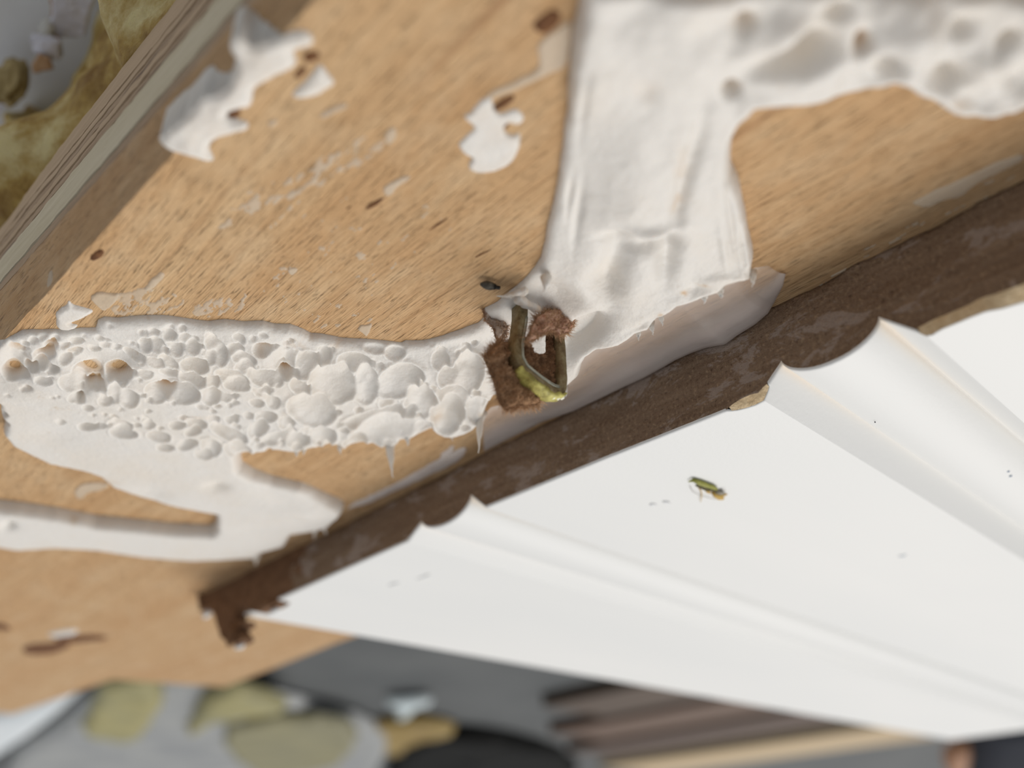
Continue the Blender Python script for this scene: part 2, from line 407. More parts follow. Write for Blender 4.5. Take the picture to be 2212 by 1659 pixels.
# gouges and bark flecks in the face
M_SCAR = mat_simple('dark_bark_fleck', (86, 54, 32), (124, 84, 52), (1500, 1500, 1500), .8, .0002)
def scar(px, hw, seed, mat=M_SCAR, depth=.10):
    P = pxpoly(px); c = P.mean(0); L = P[1] - P[0]; ln = np.hypot(*L); t = L / ln; nn = np.array([-t[1], t[0]])
    pts = []
    for k in range(24):
        a = 2 * math.pi * k / 24; r = 1 + .5 * fbm(np.array(math.cos(a) * 1.5 + seed), np.array(math.sin(a) * 1.5), seed, 3)
        pts.append((P[0] + P[1]) / 2 + t * math.cos(a) * ln / 2 * r + nn * math.sin(a) * hw * r)
    me = patch('bark_fleck', np.array(pts), lambda X, Y, d: (np.clip(d * .5, 0, depth) + .03 * fbm(X * 4, Y * 4, seed) + .015, None), max(.05, hw / 6), zwood, .03)
    obj('bark_fleck', me, mat, ply)
for k, (a, b, hw) in enumerate([((196, 562), (224, 540), .28), ((790, 452), (828, 428), .18), ((926, 498), (968, 470), .09), ((1026, 556), (1062, 538), .08), ((1158, 66), (1212, 26), .5),
                                ((1062, 238), (1110, 208), .28), ((655, 130), (690, 112), .3), ((490, 252), (520, 240), .22), ((1070, 282), (1100, 268), .16), ((748, 452), (760, 444), .07),
                                ((60, 1412), (130, 1388), 2.6), ((120, 1385), (225, 1375), 2.0), ((-20, 1352), (20, 1352), 2.4), ((640, 168), (660, 142), .2)]):
    scar((a, b), hw, 200 + k)

# ------------------------------------------------------------------ insulation foam under the plywood
ins = empty('insulation_block'); tag(ins, 'yellow rigid insulation foam with torn foil facing under the plywood', 'insulation')
fx = np.arange(-150, 61, .6); fz = np.linspace(0, 1, 60)
FX, FT = np.meshgrid(fx, fz, indexing='ij')
bot = -48.5 + 0 * fx + 14 * np.exp(-((fx + 36) / 7.0) ** 2)
FZ = -16.65 + FT * (bot[:, None] + 15.85)
bul = 1.6 * fbm(FX * .12 + 1.4, FZ * .12 + 4, 120, 3) + 1.5 * fbm(FX * .33, FZ * .33, 121, 4) + .7 * np.abs(fbm(FX * .8, FZ * .8, 125, 3)) - .25
bul = bul - 2.2 * np.exp(-((FX + 22) / 7) ** 2 - ((FZ + 17) / 4) ** 2)
for (px_, py_, rx_, rz_, a_) in ((285, 50, 5, 6, 2.6), (190, 190, 5, 5, -2.4), (130, 150, 4, 5, -1.2), (60, 330, 4, 5, 2.2), (50, 250, 4, 4, 1.2), (240, 150, 3, 4, -1.0), (110, 330, 5, 3, -1.6), (20, 420, 5, 4, 1.6), (90, 420, 5, 2.5, -1.4), (0, 330, 4, 4, 1.0)):
    q_ = atline(px_, py_); bul = bul + 1.5 * a_ * np.exp(-((FX - q_[0]) / rx_) ** 2 - ((FZ - q_[2]) / rz_) ** 2)
FY = 37.6 - .06 * FX + bul
nf, mf = FX.shape
V = [np.stack([FX, FY, FZ], -1).reshape(-1, 3)]
idx = np.arange(nf * mf).reshape(nf, mf)
fq = [np.stack([idx[:-1, :-1], idx[:-1, 1:], idx[1:, 1:], idx[1:, :-1]], -1).reshape(-1, 4)]
Vall = np.vstack(V + [np.stack([fx, np.full(nf, -25.0), np.full(nf, -16.65)], 1), np.stack([fx, np.full(nf, -25.0), bot], 1)])
t0, b0 = nf * mf, nf * mf + nf
k = np.arange(nf - 1)
fq.append(np.stack([idx[k, 0], idx[k + 1, 0], t0 + k + 1, t0 + k], 1)); fq.append(np.stack([t0 + k, t0 + k + 1, b0 + k + 1, b0 + k], 1)); fq.append(np.stack([idx[k, -1], b0 + k, b0 + k + 1, idx[k + 1, -1]], 1))
n_ = NT('yellow_foam'); f1 = n_.noise((150, 150, 150), 5, .65); f2 = n_.noise((2600, 2600, 2600), 4, .7)
cc = n_.ramp(f1, [(.36, lin((140, 104, 46))), (.48, lin((190, 158, 88))), (.62, lin((232, 216, 160)))])
M_FOAM = n_.fin(cc, .6, n_.bump(f2, .0004, .9), .3)
n_.b.inputs['Subsurface Weight'].default_value = .3; n_.b.inputs['Subsurface Radius'].default_value = (1, .8, .3); n_.b.inputs['Subsurface Scale'].default_value = .002
obj('foam_core', make_mesh('foam_core', Vall, np.vstack(fq)), M_FOAM, ins)
n_ = NT('crinkled_foil'); f1 = n_.noise((700, 700, 700), 5, .65)
M_FOIL = n_.fin(lin((222, 221, 230)), .4, n_.bump(f1, .0005, .9), .5, Metallic=.25)
M_PAPER = mat_simple('tan_paper', (176, 138, 104), (202, 168, 132), (900, 900, 900), .8)
def sheet(name, px, z, mat, parent, amp=.5, seed=0, thick=.12, res=.18):
    P = densify(pxpoly(px, z), .6, .3, seed, .8)
    me = patch(name, P, lambda X, Y, d: (np.minimum(d, thick) + amp * 2 * fbm(X * .35, Y * .35, seed, 4), None), res, lambda X, Y: np.full(X.shape, z), amp)
    return obj(name, me, mat, parent)
sheet('foil_facing', [(112, -30), (215, -30), (196, 30), (184, 80), (150, 84), (112, 84), (88, 72), (112, 36)], -44, M_FOIL, ins, .3, 131)
sheet('foil_facing', [(64, 84), (100, 88), (130, 100), (132, 130), (96, 124), (72, 112)], -42, M_FOIL, ins, .9, 132)
sheet('foil_facing', [(-30, 150), (10, 158), (50, 176), (50, 198), (12, 240), (-30, 262)], -44.5, M_FOIL, ins, .8, 133)
sheet('paper_shred', [(66, 142), (84, 122), (108, 136), (112, 156), (70, 162)], -40.5, M_PAPER, ins, .5, 134)
sheet('paper_shred', [(80, 66), (92, 62), (98, 80), (122, 84), (128, 96), (104, 94), (88, 84)], -43.5, M_PAPER, ins, .5, 135)
sheet('paper_shred', [(107, -10), (115, -10), (117, 34), (109, 38)], -44.5, M_PAPER, ins, .3, 136)
V, Fc = blob(at(24, 178, -42), (2.2, 1.6, 2.6), 137, 4, .55, 2.2); obj('foam_crumb', make_mesh('foam_crumb', V, Fc), mat_simple('tan_crumb', (150, 130, 84), (184, 164, 116), (900, 900, 900), .6), ins)
V, Fc = blob(at(103, 62, -44), (1.0, .8, 1.2), 138, 3, .4, 2.0); obj('foam_crumb', make_mesh('foam_crumb', V, Fc), mat_simple('white_crumb', (190, 190, 184), (212, 210, 204), (900, 900, 900), .6), ins)

# ------------------------------------------------------------------ grooved white panel glued on the plywood
mdf = empty('beaded_panel'); tag(mdf, 'white painted hardboard panel with beaded grooves and brown sawn edge', 'panel')
TOPK = np.array([(-70, 5.5), (-30, 5.4), (-20.4, 5.4), (-18.14, 4.1), (-17.2, 4.75), (-16, 5.25), (-14.6, 5.42), (-13.2, 5.25), (-12, 4.75), (-10.96, 3.75), (-8.95, 5.53),
                 (5, 5.9), (18.76, 6.43), (20.91, 4.66), (21.7, 5.45), (22.8, 6.05), (24.2, 6.25), (25.6, 6.05), (26.8, 5.5), (27.74, 4.69), (29.93, 7.0), (36, 7.15), (60, 7.3)])
def ZT(X):
    X = np.asarray(X, float); z = np.interp(X, TOPK[:, 0], TOPK[:, 1])
    for a, b, za, zb, top_ in ((-18.14, -10.96, 4.1, 3.75, 5.42), (20.91, 27.74, 4.66, 4.69, 6.25)):
        t = np.clip((X - a) / (b - a), 0, 1); arc = (1 - np.abs(2 * t - 1) ** 2.1) ** .62
        z = np.where((X > a) & (X < b), (za + (zb - za) * t) * (1 - arc) + top_ * arc, z)
    return z
mx = np.unique(np.round(np.concatenate([np.arange(-52.6, 60, .3), TOPK[(TOPK[:, 0] > -52.6) & (TOPK[:, 0] < 60), 0], np.arange(-21, -8, .08), np.arange(18, 31, .08)]), 3))
zt = ZT(mx)
# torn strips along the edge: A = lower lip on the sawn face, B = where the paint starts
Aline = np.array([aty(*p)[[0, 2]] for p in [(1981, 708), (2024, 687), (2077, 665), (2118, 644), (2212, 612), (2400, 540)]])
Bpts = [(1996, 730), (2015, 726), (2043, 709), (2077, 689), (2099, 676), (2129, 674), (2155, 668), (2212, 652), (2400, 585)]
Bw = np.array([at(p[0], p[1], 7.1) for p in Bpts])
A2 = np.array([aty(*p)[[0, 2]] for p in [(1604, 872), (1640, 852), (1652, 846)]])
lip = zt - .10 - .05 * np.abs(fbm(mx * 1.2, mx * 0 + 2, 140, 4)); yb = -.12 - .10 * np.abs(fbm(mx * 1.5, mx * 0 + 7, 141, 4))
m1 = mx > Aline[0, 0]; lip[m1] = np.minimum(lip[m1], np.interp(mx[m1], Aline[:, 0], Aline[:, 1]) + .12 * fbm(mx[m1] * 1.5, mx[m1] * 0, 143, 4))
o = np.argsort(Bw[:, 0]); yb[m1] = np.minimum(yb[m1], np.interp(mx[m1], Bw[o, 0], Bw[o, 1]) + .2 * fbm(mx[m1] * 1.2, mx[m1] * 0 + 5, 144, 4))
m2 = (mx > 16.2) & (mx < 19.6); lip[m2] -= .42 * np.sin(np.clip((mx[m2] - 16.2) / 3.4, 0, 1) * math.pi) ** .7; yb[m2] -= .55 * np.sin(np.clip((mx[m2] - 16.2) / 3.4, 0, 1) * math.pi) ** .7
lip = np.maximum(lip, .5)
nm = len(mx)
nz = 26
TZ = np.linspace(0, 1, nz)
EX = np.repeat(mx[:, None], nz, 1); EZ = TZ[None] * lip[:, None] + .02
EY = .22 * fbm(EX * .9, EZ * 1.4, 150, 4) * np.sin(TZ * math.pi)[None] - .30 * (1 - sstep(0, .10, TZ))[None] * (.6 + 2 * fbm(mx * .4, mx * 0, 151, 4))[:, None]
YEND = -186.0
V = [np.stack([EX, EY, EZ], -1).reshape(-1, 3), np.stack([mx, np.full(nm, YEND), lip], 1), np.stack([mx, np.full(nm, YEND), np.full(nm, .02)], 1)]
idx = np.arange(nm * nz).reshape(nm, nz); t0 = nm * nz; b0 = t0 + nm; k = np.arange(nm - 1)
fq = [np.stack([idx[:-1, :-1], idx[:-1, 1:], idx[1:, 1:], idx[1:, :-1]], -1).reshape(-1, 4)]
fq.append(np.stack([idx[k, -1], t0 + k, t0 + k + 1, idx[k + 1, -1]], 1)[:0])
fq.append(np.stack([t0 + k, b0 + k, b0 + k + 1, t0 + k + 1], 1)); fq.append(np.stack([idx[k, 0], idx[k + 1, 0], b0 + k + 1, b0 + k], 1))
V = np.vstack(V); xshift = lambda X, Y: X + np.where(X < -22, (-2 - Y) * .054 * (-22 - X) / 30.6, 0)
V[:, 0] = xshift(V[:, 0], np.minimum(V[:, 1], -2))
obj('core', make_mesh('core', V, np.vstack(fq)), M_EDGE, mdf)
# broken lip between the sawn edge and the paint
nl = 7; TL = np.linspace(0, 1, nl)
LX = np.repeat(mx[:, None], nl, 1); LY = TL[None] * yb[:, None]; LZ = lip[:, None] + .02 + (zt - lip - .06)[:, None] * TL[None] ** .8
big = (m1 | m2)[:, None]
LZ = LZ + np.where(big, .16 * fbm(LX * 3, LY * 3, 155, 4) * np.sin(TL * math.pi)[None], 0)
idx = np.arange(nm * nl).reshape(nm, nl)
obj('torn_edge', make_mesh('torn_edge', np.stack([LX, LY, LZ], -1).reshape(-1, 3), np.stack([idx[:-1, :-1], idx[:-1, 1:], idx[1:, 1:], idx[1:, :-1]], -1)[((m1 | m2)[:-1] & (m1 | m2)[1:])].reshape(-1, 4)), M_TORN, mdf)
# painted face: a coat with a rounded front lip
ys = np.concatenate([[0, .03, .1, .25, .5, 1, 2, 4, 7, 11, 16, 24, 34, 48, 66, 90, 120, 150], [-YEND - 3, -YEND - 1, -YEND]])
PX = np.repeat(mx[:, None], len(ys), 1); PY = yb[:, None] - ys[None]; PY[:, -3:] = np.array([YEND + 3, YEND + 1, YEND])[None]
PZ = np.repeat(zt[:, None], len(ys), 1); PZ[:, 0] -= .14; PZ[:, 1] -= .05; PZ[:, -1] -= .8
tm = ~(m1 | m2); PY[tm, 0] = .05; PZ[tm, 0] = lip[tm] - .08 - .06 * np.abs(fbm(mx[tm] * 2.5, mx[tm] * 0 + 4, 158, 3)); PY[tm, 1] = .03; PZ[tm, 1] = zt[tm] - .03
worn = np.zeros(PX.shape)
for g in (-18.14, -10.96, 20.91, 27.74):
    worn = np.maximum(worn, np.exp(-((PX - g) / .35) ** 2) * np.exp(-(-PY / 9.0)) * .4)
PX = xshift(PX, np.minimum(PY, -2))
idx = np.arange(PX.size).reshape(PX.shape)
fq = [np.stack([idx[:-1, :-1], idx[:-1, 1:], idx[1:, 1:], idx[1:, :-1]], -1).reshape(-1, 4)]
# end return of the coat so the panel end is closed
obj('painted_face', make_mesh('painted_face', np.stack([PX, PY, PZ], -1).reshape(-1, 3), np.vstack(fq), True, {'worn': worn.ravel()}), M_PAINT, mdf)
# closed end face
e = [(xshift(np.array(-52.6), np.array(y)), y) for y in (-.2, -60, -120, YEND)]
V = [(p[0], p[1], 5.4) for p in e] + [(p[0], p[1], .02) for p in e]
obj('sawn_end', make_mesh('sawn_end', V, [(q, q + 1, q + 5, q + 4) for q in range(3)], False), M_EDGE, mdf)
# torn tab at the broken corner
M_TAB = mat_simple('torn_dark_fibre', (104, 76, 54), (132, 100, 74), (900, 900, 900), .9, .0004)
tp = [(700, 1170), (640, 1165), (537, 1204), (480, 1224), (436, 1244), (426, 1261), (434, 1272), (443, 1284), (436, 1302), (429, 1319), (448, 1313), (462, 1325), (468, 1350), (476, 1374), (493, 1391), (510, 1390),
      (523, 1380), (518, 1368), (513, 1358), (527, 1349), (526, 1339), (506, 1337), (513, 1315), (520, 1296), (530, 1308), (542, 1319), (559, 1323), (580, 1310), (595, 1302), (598, 1290), (640, 1268), (700, 1240)]
P = densify(np.array([aty(p[0], p[1], .25)[[0, 2]] for p in tp]), .4, .12, 160, 1.0)
V, Fc = prism(np.stack([P[:, 0], -.15 + .4 * sstep(-36, -50, P[:, 0]) + .3 * fbm(P[:, 0] * .7, P[:, 1] * .7, 161, 3), P[:, 1]], 1), (0, -1.6, 0)); obj('torn_corner', make_mesh('torn_corner', V, Fc, False), M_TAB, mdf)
for c, r in (((446, 1326), (1.0, .4, .55)), ((517, 1397), (1.1, .35, .3)), ((594, 1320), (.9, .4, .3)), ((514, 1330), (.9, .4, 1.0))):
    V, Fc = blob(aty(*c, -.6), r, 170 + c[0], 3, .4, 1.8); obj('paint_chip', make_mesh('paint_chip', V, Fc), M_PAINT, mdf)
for c, r in (((575, 1308), (1.4, .5, .55)), ((500, 1372), (1.2, .5, 1.3)), ((436, 1285), (.8, .5, 1.4))):
    V, Fc = blob(aty(*c, .35), r, 180 + c[0], 3, .4, 1.8); obj('torn_chip', make_mesh('torn_chip', V, Fc), M_TAB, mdf)
# specks on the paint
def fleck(px, r, color, seed, name='paint_fleck'):
    x = at(px[0], px[1], 6.2); z = ZT(x[0]); c = at(px[0], px[1], z)
    V, Fc = blob((c[0], c[1], z + .03), (r[0], r[1], .05), seed, 2, .6, 2.2)
    obj(name, make_mesh(name, V, Fc), mat_simple('fleck_%d' % seed, color, color, (900, 900, 900), .6), mdf)
for k, (px, r, c) in enumerate([((2178, 1018), (.10, .12), (70, 110, 150)), ((2182, 1028), (.12, .10), (80, 118, 156)), ((1890, 911), (.05, .06), (60, 60, 66)), ((2076, 1093), (.10, .08), (120, 120, 122)),
                                ((1389, 467), (.01, .01), (120, 120, 122)), ((1990, 1040), (.05, .05), (140, 140, 142)), ((1062, 1234), (.5, .4), (222, 222, 222)), ((850, 1262), (.7, .35), (220, 220, 220)), ((915, 1246), (1.0, .3), (226, 226, 225)),
                                ((1950, 1200), (.35, .2), (196, 206, 216)), ((1440, 1085), (.25, .4), (228, 228, 228)), ((1411, 1090), (.25, .3), (230, 230, 230))]):
    if k != 4: fleck(px, r, c, 300 + k)

# ------------------------------------------------------------------ the big smear of white adhesive
glue = empty('adhesive_smear'); tag(glue, 'thick white bubbled adhesive smear running across the plywood beside the panel', 'adhesive')
R_ = 1.25   # rim height for the far outlines
up = [(-30, 770), (-8, 745), (23, 725), (49, 712), (69, 710), (125, 711), (175, 707), (208, 707), (213, 690), (228, 683), (253, 685), (277, 683), (307, 680), (351, 680), (404, 687), (450, 692), (485, 689), (530, 694),
      (570, 692), (593, 698), (628, 699), (655, 710), (670, 718), (698, 721), (740, 729), (791, 732), (833, 735), (868, 740), (877, 735), (916, 734), (958, 724), (1003, 707), (1032, 697), (1045, 684), (1048, 664), (1074, 652),
      (1092, 636), (1110, 622), (1128, 606), (1154, 575), (1168, 555), (1178, 517), (1190, 455), (1201, 401), (1212, 336), (1219, 290), (1226, 200), (1233, 120), (1241, 50), (1249, 0), (1256, -70)]
rt = [(2330, -70), (2330, 190, R_), (2212, 214, R_), (2174, 231, R_), (2106, 246, R_), (2046, 241, R_), (2005, 218, R_), (1955, 189, R_), (1918, 177, R_), (1904, 184, R_), (1854, 207, R_), (1785, 225, R_), (1726, 230, R_), (1657, 225, R_),
      (1635, 232, R_), (1625, 248, R_), (1602, 270, R_), (1589, 297, R_), (1582, 329, 1.0), (1582, 366, .9), (1598, 398, .8), (1607, 439, .8), (1614, 476, .8), (1623, 517, .9), (1633, 556, 1.2), (1630, 590, 1.5), (1627, 611, 1.6)]
lo = [(1609, 612), (1576, 620), (1558, 636), (1522, 648), (1496, 657), (1468, 666), (1442, 688), (1427, 696), (1406, 716), (1379, 724), (1346, 748), (1296, 763), (1273, 780), (1264, 794), (1257, 820), (1240, 836), (1222, 850),
      (1180, 868), (1130, 880), (1071, 868), (1058, 886), (1046, 908), (1030, 925), (1012, 936), (973, 947), (943, 938), (898, 953), (868, 958), (853, 972), (842, 976), (827, 970), (803, 965), (767, 971), (734, 976), (729, 966),
      (684, 972), (657, 978), (633, 982), (599, 977), (570, 982), (513, 990)]
lo = [(a, b, 1.7 if a > 1050 else 1.45) for a, b in lo]
tg = [(523, 1003, .3), (549, 1018, .3), (591, 1034, .3), (654, 1050, .4), (700, 1072, .5), (732, 1092, .8), (742, 1105, 1.0), (734, 1121, R_), (709, 1142, R_), (675, 1150, R_), (633, 1158, R_), (618, 1182, R_), (570, 1193, R_), (553, 1206, R_),
      (540, 1206, R_), (422, 1212, R_), (295, 1202, R_), (211, 1190, R_), (127, 1185, R_), (42, 1189, R_), (0, 1182, R_), (-120, 1168, R_), (-200, 1150, R_), (-236, 1118, .6), (-225, 1082), (-180, 1062), (-90, 1064), (0, 1079), (42, 1083), (127, 1096), (211, 1113), (295, 1121), (380, 1130), (456, 1134), (470, 1123),
      (464, 1110, 1.2), (380, 1093, 1.2), (295, 1072, 1.2), (236, 1050, 1.2), (211, 1029, 1.2), (190, 1021, 1.2), (105, 1002, 1.2), (63, 983, 1.2), (20, 962, 1.2), (2, 935, 1.0), (9, 908, .8), (3, 880, .5), (0, 850, .3), (-30, 820)]
GP = densify(pxpoly(up + rt + lo + tg), .22, .09, 400, .9)
def cells(lst, ox, oy, s):
    return [(ox + c[0] / s, oy + c[1] / s, c[2] / s, c[3] / s, c[4] if len(c) > 4 else 0, c[5] if len(c) > 5 else 0) for c in lst]
CELL = cells([(165, 325, 60, 30), (70, 445, 70, 55, 20), (210, 430, 85, 50, 20), (345, 355, 70, 38), (425, 470, 72, 45, 15), (515, 380, 60, 40), (610, 460, 75, 45, 15), (860, 460, 115, 60, 25), (930, 540, 75, 65, 40), (815, 550, 62, 50),
    (1120, 390, 70, 40, 20), (1080, 475, 92, 38), (1190, 560, 125, 42, 8), (1200, 640, 110, 48, 5), (640, 620, 152, 68, 8), (350, 580, 112, 50, 25), (40, 590, 45, 55), (190, 600, 105, 52, 20), (340, 735, 98, 58), (610, 770, 142, 75, 8),
    (840, 780, 78, 64, 25), (1060, 735, 175, 72, 20), (1110, 825, 135, 48, 5), (80, 740, 82, 42, 15), (310, 830, 112, 55, 10, 1), (200, 930, 112, 78, 25), (520, 930, 172, 88, 0), (830, 945, 98, 82, -20), (1420, 740, 142, 82, 10),
    (1560, 800, 60, 40), (1640, 640, 72, 50, 0, 1), (1690, 725, 100, 48), (1890, 640, 125, 98, -10), (1820, 850, 112, 60, 20), (1400, 900, 82, 40), (1510, 1010, 72, 62, 30), (1390, 490, 92, 50, 0, .6), (1950, 1100, 235, 145, 15),
    (1240, 1160, 55, 38), (1440, 1170, 112, 60), (850, 1210, 62, 45), (1050, 1215, 72, 36), (660, 1260, 104, 52, 10), (440, 1275, 82, 42), (130, 1270, 66, 40), (240, 1390, 122, 52, 10), (1040, 1370, 184, 62, 20), (1350, 1310, 112, 70, -25),
    (1660, 1240, 82, 62), (310, 1520, 92, 36, 5), (560, 1490, 114, 52, -15), (820, 1520, 112, 82, 30), (1120, 1550, 144, 78, 10), (1600, 1400, 205, 66, -8), (740, 1610, 92, 42, 10), (1900, 1340, 72, 52), (2080, 1380, 124, 72, 15),
    (620, 1350, 90, 40, -10), (880, 1290, 70, 36), (1330, 1020, 80, 40, 10), (1000, 960, 90, 45, 10), (300, 480, 40, 26), (760, 640, 40, 26), (1280, 700, 60, 34), (480, 300, 45, 24), (800, 370, 60, 26, 5)], 300, 660, 5.183)
CELL += cells([(1600, 715, 132, 52, 10), (1370, 660, 62, 46), (900, 600, 85, 42), (780, 755, 68, 42), (900, 710, 62, 32), (380, 580, 62, 32), (490, 545, 58, 30), (190, 520, 46, 36, 0, .5), (180, 690, 92, 42, 15, .5), (600, 625, 62, 42, 0, .7),
    (520, 710, 124, 52, -10, .7), (520, 800, 114, 42, 0, .4), (650, 835, 62, 36, 0, .4), (170, 840, 98, 66, 0, 1), (370, 855, 82, 36, 0, .6), (240, 930, 112, 36, 0, .5), (870, 975, 134, 82, 10, .3), (540, 960, 104, 42), (1075, 835, 150, 66, 25, 1),
    (1430, 840, 155, 78, -15, 1), (1420, 900, 142, 60, 0, .6), (1090, 960, 62, 30, 0, 1), (1165, 1055, 68, 36, 0, .8), (990, 1100, 42, 36, 0, 1), (930, 1160, 92, 42), (1440, 975, 92, 52), (1400, 1110, 92, 82, 30), (1560, 1150, 114, 92, 20),
    (1280, 1190, 82, 46), (1070, 1495, 104, 40, 0, .6), (1230, 1480, 62, 32), (1460, 1460, 134, 56, 10), (1500, 1560, 155, 52, 5), (750, 1440, 52, 32), (1070, 1270, 62, 32), (350, 1060, 36, 26, 0, .5), (1250, 640, 70, 36), (1110, 700, 70, 40),
    (1180, 560, 60, 30), (640, 560, 55, 30), (760, 640, 60, 30), (280, 620, 55, 28), (60, 620, 50, 28), (60, 1480, 60, 36, 0, .6), (60, 1360, 40, 40, 0, .6)], 0, 640, 5.53)
CELL += cells([(400, 610, 155, 105, 5), (640, 620, 82, 104, 5), (880, 590, 155, 82, -15), (1040, 720, 104, 92, -30), (1370, 545, 122, 92, -35), (1250, 560, 82, 52), (1280, 690, 114, 58, 20), (1230, 820, 112, 92, -40), (1180, 470, 62, 42),
    (560, 470, 112, 42, 5), (700, 840, 230, 50, -12), (820, 940, 270, 80, -8), (340, 440, 52, 32), (330, 970, 92, 62), (1450, 770, 82, 72), (700, 400, 80, 30, 5), (850, 430, 70, 34, 0), (1040, 960, 90, 50, -10), (560, 1030, 80, 44, -5),
    (150, 1000, 80, 40, 0), (950, 800, 60, 30, -10), (800, 730, 60, 30, -10)], 600, 640, 3.352)
# broad dents (+) and swellings (-): px, py, rx, ry, angle, depth
SOFT = [(1326, 570, 30, 62, 15, .75), (1300, 610, 40, 40, 0, .5), (1340, 505, 46, 16, -8, .55), (1400, 520, 60, 14, -8, .5), (1440, 545, 22, 50, 10, .6), (1410, 482, 60, 12, -6, -.45), (1370, 445, 60, 40, 0, -.15), (1470, 400, 16, 70, 12, .5),
        (1500, 300, 18, 70, 15, .4), (1575, 176, 18, 16, 0, .8), (1605, 40, 24, 20, -40, .7), (1742, 92, 52, 36, -30, 1.2), (1680, 125, 60, 20, -12, .7), (1854, 78, 16, 26, 20, .9), (1914, 119, 34, 22, 0, .7), (2037, 146, 40, 26, -20, .9),
        (2160, 60, 30, 14, -35, .8), (1800, 15, 40, 20, -20, .7), (1700, 50, 70, 40, -20, -.5), (1960, 60, 70, 40, -20, -.5), (2110, 120, 60, 36, -15, -.5), (1560, 90, 60, 40, 0, -.2), (2190, 150, 36, 30, 0, .4), (2060, 40, 34, 22, -30, .7),
        (1260, 230, 12, 80, 5, .25), (1250, 470, 10, 60, 8, .3), (1232, 430, 8, 40, 8, .25), (1396, 186, 26, 22, 0, .18), (1580, 480, 8, 70, -8, .35), (1600, 520, 6, 50, -8, .3), (1560, 520, 8, 50, -8, -.15), (1480, 500, 30, 50, 0, -.2),
        (1205, 650, 62, 30, 8, 1.1), (1190, 690, 60, 26, 10, 1.0), (1265, 712, 52, 20, -38, 1.25), (1248, 735, 60, 18, -40, 1.0), (1500, 610, 20, 14, 0, .4), (1130, 740, 60, 40, 0, .9), (1000, 760, 70, 14, -5, .35), (960, 740, 60, 16, -4, -.1),
        (1100, 800, 60, 50, 0, .8), (680, 1075, 50, 12, 15, .5), (640, 1100, 70, 10, 8, -.35), (590, 1060, 60, 16, 20, .35), (470, 1045, 26, 10, 0, .5), (560, 1140, 60, 14, 0, .25), (20, 1130, 16, 8, 0, .8), (330, 1060, 40, 14, 10, .3),
        (650, 1165, 40, 14, 0, .5), (120, 935, 60, 24, 0, .2), (1330, 740, 50, 8, -24, .3), (1400, 680, 40, 8, -24, .3), (1540, 590, 40, 10, -10, -.2)]
def ellipse_window(px, py, rx, ry, ang, z, ext, xs0, ys0, res, shape):
    c = at(px, py, z)[:2]; a = math.radians(ang); ca, sa = math.cos(a), math.sin(a)
    u = at(px + rx * ca, py + rx * sa, z)[:2] - c; v = at(px - ry * sa, py + ry * ca, z)[:2] - c
    Ai = np.linalg.inv(np.stack([u, v], 1)); ex = ext * (abs(u) + abs(v))
    i0 = max(0, int((c[0] - ex[0] - xs0) / res)); i1 = min(shape[0], int((c[0] + ex[0] - xs0) / res) + 2)
    j0 = max(0, int((c[1] - ex[1] - ys0) / res)); j1 = min(shape[1], int((c[1] + ex[1] - ys0) / res) + 2)
    return c, Ai, i0, i1, j0, j1, min(np.hypot(*u), np.hypot(*v))
